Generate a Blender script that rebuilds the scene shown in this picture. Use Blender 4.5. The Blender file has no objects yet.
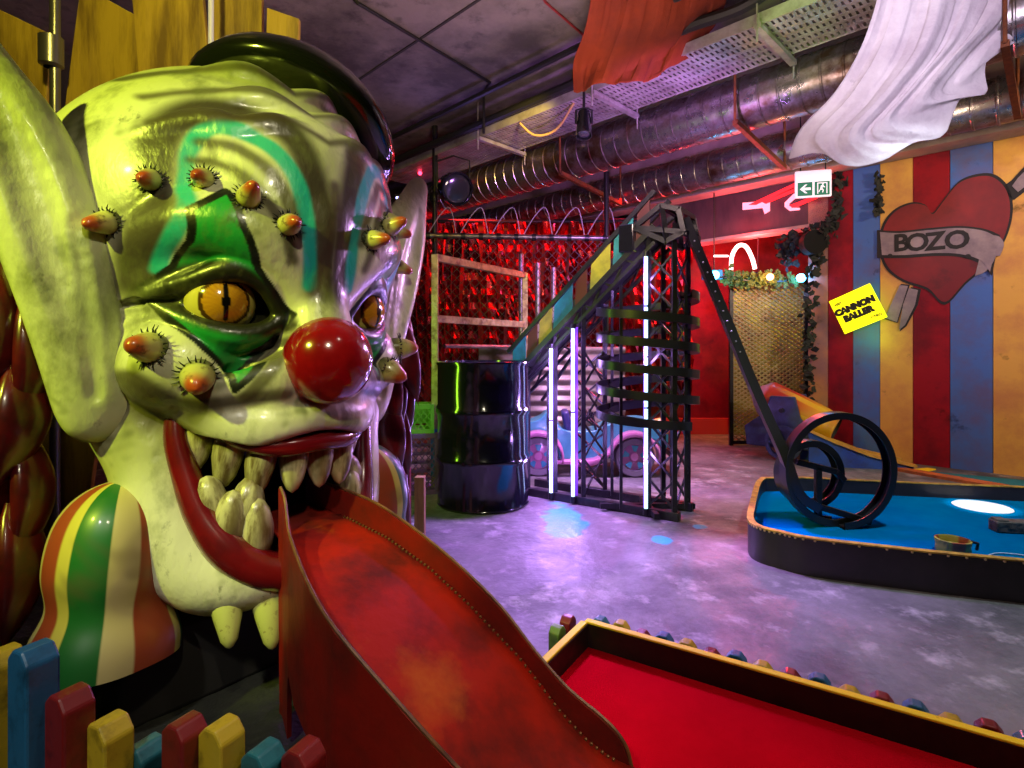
import bpy, math, random
import numpy as np
from mathutils import Vector, Matrix
from mathutils.bvhtree import BVHTree
import openvdb as vdb
random.seed(7); np.random.seed(7)
C = bpy.context.scene.collection
SC = bpy.context.scene
PI = math.pi

# ------------------------------------------------------------------ camera
CAM_Z, FOC = 0.953, 560.0
cam_d = bpy.data.cameras.new('camera'); cam = bpy.data.objects.new('camera', cam_d); C.objects.link(cam)
cam.location = (0, 0, CAM_Z); cam.rotation_euler = (PI/2, 0, 0)
cam_d.sensor_width = 36; cam_d.lens = 36*FOC/1024; cam_d.shift_y = -34/1024; cam_d.clip_start = 0.05
SC.camera = cam

# ------------------------------------------------------------------ view and world
SC.view_settings.view_transform = 'Standard'
SC.view_settings.look = 'None'
SC.view_settings.exposure = 0.0
SC.view_settings.gamma = 1.0
SC.view_settings.use_curve_mapping = False
SC.cycles.max_bounces = 6
SC.cycles.diffuse_bounces = 3
SC.cycles.glossy_bounces = 3
SC.cycles.use_denoising = True
SC.cycles.sample_clamp_indirect = 4
W = bpy.data.worlds.new('world'); SC.world = W; W.use_nodes = True
W.node_tree.nodes['Background'].inputs[0].default_value = (0.16, 0.10, 0.20, 1)
W.node_tree.nodes['Background'].inputs[1].default_value = 0.12

# ------------------------------------------------------------------ lamps lighting the hall: unseen, no fixtures built, several added to brighten one subject
def look(o, target):
    d = Vector(target) - Vector(o.location)
    o.rotation_euler = d.to_track_quat('-Z', 'Y').to_euler()
def spot(name, loc, target, color, energy, angle=60, blend=0.6, size=0.06):
    l = bpy.data.lights.new(name, 'SPOT'); o = bpy.data.objects.new(name, l); C.objects.link(o)
    l.color = color; l.energy = energy; l.spot_size = math.radians(angle); l.spot_blend = blend; l.shadow_soft_size = size
    o.location = loc; look(o, target); return o
def area(name, loc, target, color, energy, sx=0.5, sy=0.5):
    l = bpy.data.lights.new(name, 'AREA'); o = bpy.data.objects.new(name, l); C.objects.link(o)
    l.shape = 'RECTANGLE'; l.size = sx; l.size_y = sy; l.color = color; l.energy = energy
    o.location = loc; look(o, target); return o
def point(name, loc, color, energy, size=0.05):
    l = bpy.data.lights.new(name, 'POINT'); o = bpy.data.objects.new(name, l); C.objects.link(o)
    l.color = color; l.energy = energy; l.shadow_soft_size = size; o.location = loc; return o
LIME = (0.84, 1.0, 0.08)
spot('clown_lime_spot', (-1.9, -0.3, 2.5), (-0.95, 1.8, 1.22), LIME, 340, 46, 0.3, 0.05)
spot('clown_warm_spot', (0.2, -0.6, 2.7), (-0.6, 1.6, 0.95), (1.0, 0.90, 0.62), 105, 34, 0.6, 0.05)
spot('plank_spot', (-1.3, 1.1, 3.0), (-1.8, 2.7, 2.5), (1.0, 0.85, 0.12), 90, 80, 0.5, 0.08)
spot('lane_spot', (0.9, 0.6, 3.0), (0.7, 1.15, 0.1), (1.0, 0.84, 0.70), 150, 62, 0.7, 0.10)
spot('floor_uv_spot', (0.2, 3.5, 3.0), (0.40, 3.0, 0.0), (0.50, 0.24, 1.0), 1150, 60, 0.8, 0.15)
spot('floor_uv_spot', (1.5, 3.2, 3.0), (1.0, 2.5, 0.0), (0.62, 0.42, 1.0), 50, 70, 0.8, 0.15)
spot('purple_side_spot', (1.1, 3.05, 1.6), (-0.40, 1.95, 1.15), (0.80, 0.42, 1.0), 100, 30, 0.4, 0.08)
spot('car_pink_spot', (0.75, 3.9, 2.3), (0.55, 4.45, 0.2), (0.95, 0.55, 1.0), 380, 80, 0.6, 0.08)
spot('stripe_wall_spot', (4.1, 1.7, 2.35), (3.4, 4.65, 1.25), (1.0, 0.76, 0.52), 290, 84, 0.7, 0.10)
spot('green_table_spot', (2.2, 2.3, 3.05), (2.1, 2.75, 0.1), (0.75, 0.95, 1.0), 210, 66, 0.5, 0.08)
spot('duct_yellow_spot', (0.3, 3.6, 2.7), (-0.05, 5.7, 2.85), (1.0, 0.70, 0.04), 160, 30, 0.8, 0.05)
spot('duct_violet_spot', (1.0, 3.2, 2.0), (1.1, 4.8, 2.65), (0.62, 0.24, 1.0), 170, 100, 0.8, 0.08)
spot('tray_green_spot', (1.3, 2.5, 2.5), (1.66, 3.35, 2.87), (0.50, 1.0, 0.06), 34, 36, 0.7, 0.05)
spot('drape_spot', (1.6, 1.6, 2.6), (2.4, 3.0, 2.6), (0.86, 0.74, 1.0), 110, 75, 0.8, 0.08)
spot('tower_spot', (0.1, 1.9, 3.05), (0.62, 3.4, 1.0), (0.90, 0.80, 1.0), 38, 40, 0.7, 0.06)
spot('fence_spot', (-0.9, -0.5, 2.4), (-0.5, 0.9, 0.4), (1.0, 0.95, 0.85), 130, 34, 0.6, 0.06)
spot('hair_violet_spot', (0.5, 3.3, 1.9), (-0.36, 2.2, 0.75), (0.85, 0.25, 1.0), 45, 40, 0.7, 0.06)
l_ = area('green_tube_lamp', (-0.80, 3.05, 0.95), (-0.2, 3.4, 0.7), (0.4, 1.0, 0.03), 4, 0.04, 0.9)
spot('ceiling_violet_spot', (-0.6, 5.0, 2.2), (-0.45, 4.4, 3.15), (0.40, 0.25, 1.0), 12, 110, 0.9, 0.08)
spot('beam_spot', (2.3, 3.4, 2.2), (2.9, 4.6, 2.62), (1.0, 0.82, 0.55), 26, 110, 0.8, 0.06)
area('ceiling_wash', (0.3, 2.4, 1.9), (0.1, 3.6, 3.15), (1.0, 0.70, 0.62), 30, 0.6, 0.3)
area('red_room_strip', (0.2, 6.2, 2.5), (0.3, 6.4, 0.6), (1.0, 0.02, 0.02), 50, 3.0, 0.2)
point('alcove_red_lamp', (2.0, 6.3, 2.1), (1.0, 0.03, 0.05), 110, 0.06)
point('alcove_red_lamp', (2.4, 5.6, 2.0), (1.0, 0.05, 0.06), 45, 0.06)

# ------------------------------------------------------------------ photograph helpers: a viewing ray met with a depth or a level
def P(px, py, Y): return Vector(((px-512)/FOC*Y, Y, CAM_Z+(350-py)/FOC*Y))
def G(px, py, z=0.0):
    Y = (CAM_Z-z)*FOC/(py-350.0); return P(px, py, Y)

# ------------------------------------------------------------------ materials
MATS = {}
def mat(name, col, rough=0.5, metal=0.0, col2=None, scale=6.0, lo=0.4, hi=0.65, bump=0.0, bscale=30.0, coat=0.0, emit=None, estr=0.0, stretch=None, col3=None, scale3=2.0, lo3=.5, hi3=.7, alpha=None, vcol=None, rough2=None, spec=None):
    if name in MATS: return MATS[name]
    m = bpy.data.materials.new(name); m.use_nodes = True; nt = m.node_tree; b = nt.nodes['Principled BSDF']
    L = nt.links.new
    b.inputs['Base Color'].default_value = (*col, 1); b.inputs['Roughness'].default_value = rough; b.inputs['Metallic'].default_value = metal
    if coat: b.inputs['Coat Weight'].default_value = coat; b.inputs['Coat Roughness'].default_value = 0.12
    if spec is not None: b.inputs['Specular IOR Level'].default_value = spec
    tc = nt.nodes.new('ShaderNodeTexCoord'); vec = tc.outputs['Object']
    if stretch:
        mp = nt.nodes.new('ShaderNodeMapping'); mp.inputs['Scale'].default_value = stretch; L(vec, mp.inputs['Vector']); vec = mp.outputs['Vector']
    src = None
    if vcol:
        at = nt.nodes.new('ShaderNodeAttribute'); at.attribute_name = vcol; src = at.outputs['Color']
    def blend(src, base, c2, sc, lo, hi, seed):
        n = nt.nodes.new('ShaderNodeTexNoise'); n.noise_dimensions = '4D'; n.inputs['W'].default_value = seed
        n.inputs['Scale'].default_value = sc; n.inputs['Detail'].default_value = 6; n.inputs['Roughness'].default_value = 0.65; L(vec, n.inputs['Vector'])
        r = nt.nodes.new('ShaderNodeMapRange'); r.inputs[1].default_value = lo; r.inputs[2].default_value = hi; L(n.outputs['Fac'], r.inputs[0])
        mx = nt.nodes.new('ShaderNodeMix'); mx.data_type = 'RGBA'; L(r.outputs[0], mx.inputs['Factor'])
        if src: L(src, mx.inputs['A'])
        else: mx.inputs['A'].default_value = (*base, 1)
        mx.inputs['B'].default_value = (*c2, 1)
        return mx.outputs['Result'], r.outputs[0]
    fac = None
    if col2: src, fac = blend(src, col, col2, scale, lo, hi, 1.3)
    if col3: src, _ = blend(src, col, col3, scale3, lo3, hi3, 5.7)
    if src: L(src, b.inputs['Base Color'])
    if rough2 is not None and fac:
        r = nt.nodes.new('ShaderNodeMapRange'); r.inputs[3].default_value = rough; r.inputs[4].default_value = rough2; L(fac, r.inputs[0]); L(r.outputs[0], b.inputs['Roughness'])
    if bump:
        n = nt.nodes.new('ShaderNodeTexNoise'); n.inputs['Scale'].default_value = bscale; n.inputs['Detail'].default_value = 4; L(vec, n.inputs['Vector'])
        bp = nt.nodes.new('ShaderNodeBump'); bp.inputs['Strength'].default_value = bump; bp.inputs['Distance'].default_value = 0.02
        L(n.outputs['Fac'], bp.inputs['Height']); L(bp.outputs['Normal'], b.inputs['Normal'])
    if emit: b.inputs['Emission Color'].default_value = (*emit, 1); b.inputs['Emission Strength'].default_value = estr
    if alpha is not None: b.inputs['Alpha'].default_value = alpha
    MATS[name] = m; return m

BLACK = mat('black_steel', (0.015, 0.014, 0.018), 0.35, 0.3, (0.05, 0.045, 0.05), 25, .5, .8)
GLOSSBLACK = mat('gloss_black', (0.008, 0.008, 0.010), 0.12, 0.0, coat=0.6)
RAWWOOD = mat('raw_wood', (0.36, 0.20, 0.07), 0.65, 0, (0.18, 0.09, 0.03), 14, stretch=(1, 1, .15), bump=.2)

# ------------------------------------------------------------------ mesh building
class MB:
    def __init__(s): s.v = []; s.f = []; s.mi = []; s.cur = 0
    def add(s, vs, fs):
        o = len(s.v); s.v += [tuple(x) for x in vs]; s.f += [tuple(i+o for i in f) for f in fs]; s.mi += [s.cur]*len(fs); return s
    def box(s, c, size, M=None):
        x, y, z = (k/2 for k in size); M = M or Matrix()
        vs = [Vector(c)+M.to_3x3()@Vector((sx*x, sy*y, sz*z)) for sx in (-1, 1) for sy in (-1, 1) for sz in (-1, 1)]
        return s.add(vs, [(0,1,3,2),(4,6,7,5),(0,4,5,1),(2,3,7,6),(0,2,6,4),(1,5,7,3)])
    def bar(s, p, q, w, h, up=(0, 0, 1)):
        p, q = Vector(p), Vector(q); d = (q-p); L = d.length; d.normalize()
        up = Vector(up)
        if abs(d.dot(up)) > .98: up = Vector((0, 1, 0)) if abs(d.y) < .9 else Vector((1, 0, 0))
        sd = d.cross(up).normalized(); u = sd.cross(d).normalized()
        M = Matrix((sd, d, u)).transposed()
        return s.box((p+q)/2, (w, L, h), M)
    def tube(s, pts, r, n=10, closed=False, cap=True, flat=1.0, up=None):
        pts = [Vector(p) for p in pts]; N = len(pts); rs = r if hasattr(r, '__len__') else [r]*N
        T = []
        for i in range(N):
            a = pts[(i-1) % N] if (closed or i > 0) else pts[i]; b = pts[(i+1) % N] if (closed or i < N-1) else pts[i]
            T.append((b-a).normalized())
        if up is None:
            up = Vector((0, 0, 1)) if abs(T[0].z) < .9 else Vector((1, 0, 0))
        nrm = (Vector(up)-T[0]*Vector(up).dot(T[0])).normalized()
        vs = []
        for i in range(N):
            nrm = (nrm-T[i]*nrm.dot(T[i])); nrm = nrm.normalized() if nrm.length > 1e-6 else Vector((1, 0, 0)); bn = T[i].cross(nrm)
            for k in range(n):
                t = 2*PI*k/n; vs.append(pts[i]+(nrm*math.cos(t)*flat+bn*math.sin(t))*rs[i])
        fs = []
        for i in range(N if closed else N-1):
            j = (i+1) % N
            for k in range(n): l = (k+1) % n; fs.append((i*n+k, i*n+l, j*n+l, j*n+k))
        if cap and not closed: fs += [tuple(range(n))[::-1], tuple((N-1)*n+k for k in range(n))]
        return s.add(vs, fs)
    def lathe(s, prof, c=(0, 0, 0), n=32, M=None, a0=0, a1=2*PI):
        M = M or Matrix(); full = abs(a1-a0-2*PI) < 1e-6; m = n if full else n+1; vs = []
        for (r, z) in prof:
            for k in range(m):
                t = a0+(a1-a0)*k/n; vs.append(Vector(c)+M.to_3x3()@Vector((r*math.cos(t), r*math.sin(t), z)))
        fs = []
        for i in range(len(prof)-1):
            for k in range(n):
                l = (k+1) % m; fs.append((i*m+k, i*m+l, (i+1)*m+l, (i+1)*m+k))
        return s.add(vs, fs)
    def ball(s, c, r, n=20, M=None):
        rr = r if hasattr(r, '__len__') else (r, r, r); M = M or Matrix(); vs = []; fs = []; m = n//2
        for i in range(m+1):
            for k in range(n):
                th = PI*i/m; ph = 2*PI*k/n
                vs.append(Vector(c)+M.to_3x3()@Vector((rr[0]*math.sin(th)*math.cos(ph), rr[1]*math.sin(th)*math.sin(ph), rr[2]*math.cos(th))))
        for i in range(m):
            for k in range(n): l = (k+1) % n; fs.append((i*n+k, (i+1)*n+k, (i+1)*n+l, i*n+l))
        return s.add(vs, fs)
    def prism(s, poly, o, ux, uy, th):
        """polygon (2D list) extruded by th along ux x uy"""
        ux, uy, o = Vector(ux), Vector(uy), Vector(o); nz = ux.cross(uy).normalized(); n = len(poly)
        vs = [o+ux*x+uy*y for x, y in poly]+[o+ux*x+uy*y+nz*th for x, y in poly]
        fs = [tuple(range(n))[::-1], tuple(range(n, 2*n))]+[(i, (i+1) % n, n+(i+1) % n, n+i) for i in range(n)]
        return s.add(vs, fs)
    def grid(s, rows, closed=False):
        """rows: list of equal-length point lists -> quad sheet"""
        m = len(rows[0]); vs = [p for r in rows for p in r]; fs = []
        for i in range(len(rows)-1):
            for k in range(m if closed else m-1):
                l = (k+1) % m; fs.append((i*m+k, i*m+l, (i+1)*m+l, (i+1)*m+k))
        return s.add(vs, fs)
    def build(s, name, m, parent=None, smooth=40, bevel=0, solid=0, sub=0, loc=None):
        me = bpy.data.meshes.new(name); me.from_pydata(s.v, [], s.f); me.validate(); me.update()
        o = bpy.data.objects.new(name, me); C.objects.link(o)
        for x in (m if isinstance(m, (list, tuple)) else [m]): me.materials.append(x)
        if max(s.mi, default=0) > 0: me.polygons.foreach_set('material_index', s.mi[:len(me.polygons)])
        fixnormals(me)
        if smooth:
            me.polygons.foreach_set('use_smooth', [True]*len(me.polygons)); me.set_sharp_from_angle(angle=math.radians(smooth))
        if solid: k = o.modifiers.new('solid', 'SOLIDIFY'); k.thickness = solid; k.offset = 0
        if bevel: k = o.modifiers.new('bevel', 'BEVEL'); k.width = bevel; k.segments = 2; k.limit_method = 'ANGLE'
        if sub: k = o.modifiers.new('sub', 'SUBSURF'); k.levels = sub; k.render_levels = sub
        if parent: o.parent = parent
        if loc is not None: o.location = loc
        return o
import bmesh
def fixnormals(me):
    b = bmesh.new(); b.from_mesh(me); bmesh.ops.recalc_face_normals(b, faces=b.faces); b.to_mesh(me); b.free()
def tag(o, label, cat, group=None, kind=None):
    o['label'] = label; o['category'] = cat
    if group: o['group'] = group
    if kind: o['kind'] = kind
    return o
def thing(name, label, cat, loc=(0, 0, 0), rz=0, group=None):
    o = bpy.data.objects.new(name, None); C.objects.link(o); o.location = loc; o.rotation_euler = (0, 0, rz); o.empty_display_size = .1
    return tag(o, label, cat, group)
def struct(o, label=None, cat=None):
    o['kind'] = 'structure'
    if label: o['label'] = label; o['category'] = cat
    return o
def lerp_tab(tab, x):
    return float(np.interp(x, [t[0] for t in tab], [t[1] for t in tab]))
def smooth_path(pts, n=6, closed=False):
    """Catmull-Rom through points (tuples of any length)"""
    pts = [np.array(p, float) for p in pts]; N = len(pts); out = []
    for i in range(N if closed else N-1):
        g = lambda k: pts[k % N] if closed else pts[min(max(k, 0), N-1)]
        p0, p1, p2, p3 = g(i-1), g(i), g(i+1), g(i+2)
        for k in range(n):
            t = k/n; out.append(0.5*((2*p1)+(-p0+p2)*t+(2*p0-5*p1+4*p2-p3)*t*t+(-p0+3*p1-3*p2+p3)*t**3))
    if not closed: out.append(pts[-1])
    return out
# ================================================================== the hall: floor, ceiling, walls, beam
WD = Vector((.70711, -.70711, 0)); WN = Vector((-.70711, -.70711, 0))      # along the striped wall, and out of it into the hall
WK = 8.05
def Wp(px, py, off=0.0):
    """point where a viewing ray meets the striped wall's plane, off metres in front of it"""
    Y = (WK-off*1.41421)/(1+(px-512)/FOC); return P(px, py, Y)
def Lp(px, k, z):
    """point on a run parallel to the striped wall (x + y = k) at height z"""
    Y = k/(1+(px-512)/FOC); return Vector(((px-512)/FOC*Y, Y, z))
CEIL = 3.15
def floor_mat():
    m = mat('concrete_floor', (.18, .165, .17), .34, 0, (.060, .055, .058), 2.6, .38, .62, bump=.3, bscale=26, rough2=.6, col3=(.36, .32, .33), scale3=8, lo3=.54, hi3=.74)
    nt = m.node_tree; L = nt.links.new; b = nt.nodes['Principled BSDF']; src = b.inputs['Base Color'].links[0].from_socket
    geo = nt.nodes.new('ShaderNodeNewGeometry'); noi = nt.nodes.new('ShaderNodeTexNoise'); noi.inputs['Scale'].default_value = 7; noi.inputs['Detail'].default_value = 5
    L(geo.outputs['Position'], noi.inputs['Vector'])
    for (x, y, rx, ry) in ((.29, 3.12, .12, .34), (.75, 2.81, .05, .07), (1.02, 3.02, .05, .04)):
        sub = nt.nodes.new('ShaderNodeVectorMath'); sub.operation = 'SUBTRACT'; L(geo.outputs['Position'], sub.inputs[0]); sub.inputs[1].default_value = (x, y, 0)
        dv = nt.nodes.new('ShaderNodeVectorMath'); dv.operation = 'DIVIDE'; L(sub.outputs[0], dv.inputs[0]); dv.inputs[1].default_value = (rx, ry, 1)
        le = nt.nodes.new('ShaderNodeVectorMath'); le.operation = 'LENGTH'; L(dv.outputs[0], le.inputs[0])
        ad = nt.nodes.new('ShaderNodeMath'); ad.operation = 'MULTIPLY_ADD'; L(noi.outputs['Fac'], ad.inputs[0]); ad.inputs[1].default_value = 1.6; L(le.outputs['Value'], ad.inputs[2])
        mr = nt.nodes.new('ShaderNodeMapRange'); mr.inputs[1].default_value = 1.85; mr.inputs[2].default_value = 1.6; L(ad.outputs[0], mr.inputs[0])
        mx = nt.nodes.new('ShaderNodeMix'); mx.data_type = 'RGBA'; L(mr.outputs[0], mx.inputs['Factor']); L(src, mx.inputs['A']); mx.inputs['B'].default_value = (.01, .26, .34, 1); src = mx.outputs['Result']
    L(src, b.inputs['Base Color']); return m
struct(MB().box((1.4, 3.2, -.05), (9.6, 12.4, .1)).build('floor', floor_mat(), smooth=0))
CONC = mat('ceiling_concrete', (.24, .20, .18), .8, 0, (.075, .062, .06), 1.5, .38, .62, bump=.35, bscale=14, col3=(.045, .038, .036), scale3=6, lo3=.54, hi3=.74)
ce = struct(MB().box((1.4, 3.2, CEIL+.05), (9.6, 12.4, .1)).build('ceiling', CONC, smooth=0))
seam = mat('seam_dark', (.03, .026, .026), .9)
b = MB().bar(Lp(60, 3.3, CEIL-.004), Lp(900, 3.3, CEIL-.004), .018, .008).build('panel_seam', seam, ce, smooth=0)
WALLD = mat('hall_dark_wall', (.05, .04, .045), .8, 0, (.02, .018, .02), 3)
struct(MB().box((-3.35, 3.2, 1.55), (.1, 12.4, 3.2)).build('wall_left', WALLD, smooth=0))
struct(MB().box((1.4, -2.95, 1.55), (9.6, .1, 3.2)).build('wall_front', WALLD, smooth=0))
struct(MB().box((1.4, 9.35, 1.55), (9.6, .1, 3.2)).build('wall_end', WALLD, smooth=0))
struct(MB().box((6.15, -.5, 1.55), (.1, 5.0, 3.2)).build('wall_side', WALLD, smooth=0))
REDW = mat('red_room_wall', (.30, .02, .02), .6, 0, (.10, .008, .01), 3, .4, .65)
struct(MB().box((.9, 7.05, 1.3), (5.6, .1, 2.6)).build('wall_back', REDW, smooth=0))
# striped circus wall: painted planks, worn
def stripe(n, c, d): return mat(n, c, .6, 0, d, 3.5, .42, .62, bump=.08, bscale=40, col3=tuple(x*.22 for x in c), scale3=7, lo3=.62, hi3=.74, spec=.25)
SR = stripe('stripe_red', (.30, .004, .014), (.15, .003, .012)); SB = stripe('stripe_blue', (.07, .15, .46), (.11, .11, .26)); SY = stripe('stripe_yellow', (.70, .37, .08), (.55, .24, .08)); SO = stripe('stripe_peeling', (.50, .22, .12), (.32, .16, .14))
edges = [808, 828, 853, 880, 913, 950, 993]
xs = [Wp(e, 300).x for e in edges]; w = xs[-1]-xs[-2]
while xs[-1] < 5.9: xs.append(xs[-1]+w)
mseq = [3, 0, 1, 2]; m = MB()
for i in range(len(xs)-1):
    m.cur = 3 if i == 0 else (0, 1, 2)[(i-1) % 3]
    x0, x1 = xs[i]+.0015, xs[i+1]-.0015; a, b = Vector((x0, WK-x0, 0)), Vector((x1, WK-x1, 0))
    m.add([a, b, b+Vector((0, 0, 2.58)), a+Vector((0, 0, 2.58))]+[q-WN*.12 for q in (a, b, b+Vector((0, 0, 2.58)), a+Vector((0, 0, 2.58)))], [(0, 1, 2, 3), (4, 7, 6, 5), (0, 4, 5, 1), (1, 5, 6, 2), (2, 6, 7, 3), (3, 7, 4, 0)])
struct(m.build('wall_right', [SR, SB, SY, SO], smooth=0))
BEAMM = mat('beam_plaster', (.46, .34, .26), .75, 0, (.30, .22, .18), 4, bump=.1)
a, b = Lp(400, 7.72, 2.86), Lp(2200, 7.72, 2.86); struct(MB().bar(a-WN*.10, b-WN*.10, .22, .60).build('trim_beam', BEAMM, smooth=0))
LINT = mat('lintel_board', (.10, .045, .045), .6, 0, (.04, .02, .022), 5, stretch=(1, 1, .3))
a, b = Wp(640, 230), Wp(834, 230); a.z = b.z = 2.35; LT = MB().bar(a-WN*.04, b-WN*.04, .08, .44).build('trim_lintel', LINT, smooth=0); struct(LT)
a.z = b.z = 2.12; struct(MB().bar(a-WN*.09, b-WN*.09, .20, .03).build('trim_soffit', BEAMM, smooth=0))
# neon marks on the lintel
PINKN = mat('pink_neon', (1, .3, .4), .4, emit=(1.0, .35, .45), estr=1.4); REDN = mat('red_neon', (1, .02, .02), .4, emit=(1.0, .02, .03), estr=1.6)
NS = thing('lintel_neon_marks', 'pink angular figures slashed with red neon bars on the dark lintel', 'neon sign', tuple(Wp(775, 205)), 0)
def at(o, par): o.parent = par; o.matrix_parent_inverse = Matrix.Translation(-par.location) if par.rotation_euler.z == 0 else par.matrix_basis.inverted(); return o
def wpoly(m, pts, off, th):
    vs = [Wp(x, y, off) for x, y in pts]; n = len(vs); m.add(vs+[v+WN*th for v in vs], [tuple(range(n)), tuple(range(2*n-1, n-1, -1))]+[(i, (i+1) % n, n+(i+1) % n, n+i) for i in range(n)]); return m
at(wpoly(MB(), [(743, 203), (770, 201), (770, 211), (765, 214), (763, 208), (743, 210)], .02, .012).build('pink_figure', PINKN, smooth=0), NS)
m = MB(); ring = [(785, 203), (794, 194), (806, 194), (806, 197), (796, 198), (789, 204), (792, 208), (800, 208), (800, 210), (790, 211), (785, 207)]
at(wpoly(m, ring, .02, .012).build('pink_figure', PINKN, smooth=0), NS)
for p in ([(749, 205), (796, 183), (797, 186), (756, 205)], [(762, 202), (800, 187), (801, 189), (766, 204)], [(789, 206), (815, 196), (818, 198), (795, 208)]):
    at(wpoly(MB(), p, .04, .014).build('red_bar', REDN, smooth=0), NS)

# ------------------------------------------------------------------ services under the ceiling
GALV = mat('galvanised_duct', (.46, .43, .44), .24, .95, (.15, .09, .05), 5, .42, .62, bump=.14, bscale=18, rough2=.5, col3=(.07, .025, .012), scale3=3.0, lo3=.56, hi3=.68)
def duct(name, k, z, r, px0, px1, label):
    a, b = Lp(px0, k, z), Lp(px1, k, z); L = (b-a).length; prof = []; n = int(L/.13)
    for i in range(n):
        x = L*i/n; prof += [(r, x), (r, x+L/n-.018), (r+.006, x+L/n-.012), (r+.006, x+L/n-.004)]
    prof.append((r, L)); q = (b-a).normalized().to_track_quat('Z', 'Y').to_matrix().to_4x4()
    o = MB().lathe(prof, (0, 0, 0), 40, q).build(name, GALV, smooth=35, loc=a); tag(o, label, 'duct'); return o
duct('ventilation_duct', 5.8, 2.75, .19, 395, 2500, 'fat silver spiral duct nearest the cable tray under the ceiling')
duct('ventilation_duct', 7.0, 2.62, .155, 395, 2400, 'thinner silver spiral duct farther back, just above the plaster beam')
RUSTY = mat('rusty_steel', (.24, .07, .02), .6, .5, (.10, .03, .012), 18)
for px in (735, 1005, 560):
    h = thing('duct_hanger', {735: 'rusty orange duct hanger with two rods, left of the white cloth', 1005: 'rusty duct hanger at the far right behind the white cloth', 560: 'rusty duct hanger above the chain-link fence, left one'}[px], 'hanger', tuple(Lp(px, 6.4, 2.44)))
    a, b = Lp(px, 5.45, 2.545), Lp(px, 6.9, 2.445); d = (b-a).normalized(); c = a
    e = Vector((a.x, a.y, 0))-WN*.95; p1 = Vector((a.x, a.y, 2.54)); p2 = Vector((e.x, e.y, 2.44))
    at(MB().bar(p1, p2, .035, .035).build('cross_bar', RUSTY, smooth=0), h)
    at(MB().tube([p1, (p1.x, p1.y, CEIL)], .010, 8).build('rod', RUSTY), h); at(MB().tube([p2, (p2.x, p2.y, CEIL)], .010, 8).build('rod', RUSTY), h)
# perforated cable tray
TRAY = mat('tray_steel', (.50, .47, .46), .40, .5, (.28, .24, .22), 8)
ct = thing('cable_tray', 'wide perforated steel cable tray hanging under the concrete ceiling', 'cable tray', tuple(Lp(700, 5.1, 2.85)))
def tray(k0, k1, z, px0, px1):
    A, B, Cc, D = Lp(px0, k0, z), Lp(px1, k0, z), Lp(px1, k1, z), Lp(px0, k1, z)
    A = A; L = (B-A).length; n = int(L/.034); m = MB(); off = -WN*((k1-k0)/1.41421)
    for i in range(n+1):
        p = A+WD*(i*.034); m.bar(p+off*.02, p+off*.98, .020, .003)
    for f in (.02, .18, .34, .5, .66, .82, .98): m.bar(A+off*f, A+off*f+WD*L, .03 if f not in (.02, .98) else .012, .004)
    at(m.build('perforated_bed', TRAY, smooth=0), ct)
    for f in (0, 1): at(MB().bar(A+off*f+Vector((0, 0, .03)), A+off*f+WD*L+Vector((0, 0, .03)), .004, .07).build('side_rail', TRAY, smooth=0), ct)
tray(4.72, 5.40, 2.86, 380, 905)
for px in (478, 592, 757):
    a = Lp(px, 4.66, 2.83); b = a-WN*.60; o = MB().bar(a, b, .04, .03).build('tray_bracket', TRAY, smooth=0); at(o, ct)
    for p in (a, b): at(MB().tube([p-Vector((0, 0, .10)), (p.x, p.y, CEIL)], .006, 6).build('threaded_rod', TRAY), ct)
CABLE = mat('black_cable', (.012, .012, .012), .5)
o = MB().tube(smooth_path([Lp(385, 4.60, 2.92), Lp(500, 4.62, 2.93), Lp(600, 4.60, 2.93), Lp(680, 4.62, 2.98), Lp(742, 4.66, 2.97), Lp(790, 4.70, 3.05), Lp(850, 4.7, 3.12)], 6), .035, 8).build('cable_bundle', CABLE); tag(o, 'thick black cable bundle running along the near edge of the cable tray', 'cable')
o = MB().tube(smooth_path([Lp(385, 4.3, 3.03), Lp(520, 4.32, 3.04), Lp(640, 4.30, 3.04), Lp(760, 4.3, 3.04)], 6), .022, 8).build('conduit', CABLE); tag(o, 'black conduit under the ceiling beside the cable tray', 'cable')
o = MB().tube([P(350, -6, 3.5).lerp(Vector((0, 0, 0)), 0), Vector((-.967, 3.515, CEIL-.02)), Vector((-.179, 4.557, CEIL-.02)), Vector((-.24, 4.75, CEIL-.02)), Vector((-.24, 4.75, CEIL-.36))], .012, 8).build('conduit', CABLE); tag(o, 'thin black conduit crossing the bare concrete ceiling and bending down', 'cable')
q = P(545, 0, 3.515); o = MB().tube([Vector((q.x-.1, 3.2, CEIL-.012)), Vector((q.x, 3.515, CEIL-.012)), Vector((P(590, 40, 3.96).x, 3.96, CEIL-.012)), Lp(610, 4.64, 3.0)], .008, 8).build('cable', mat('red_cable', (.25, .02, .02), .5)); tag(o, 'thin red cable on the ceiling running to the red cloth', 'cable')
o = MB().tube(smooth_path([Lp(520, 4.75, 2.85), Lp(535, 4.85, 2.74), Lp(556, 4.9, 2.74), Lp(574, 4.8, 2.86)], 6), .010, 8).build('cable', mat('tan_cable', (.45, .28, .10), .5)); tag(o, 'loose tan cable looping below the cable tray beside the red cloth', 'cable')
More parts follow.
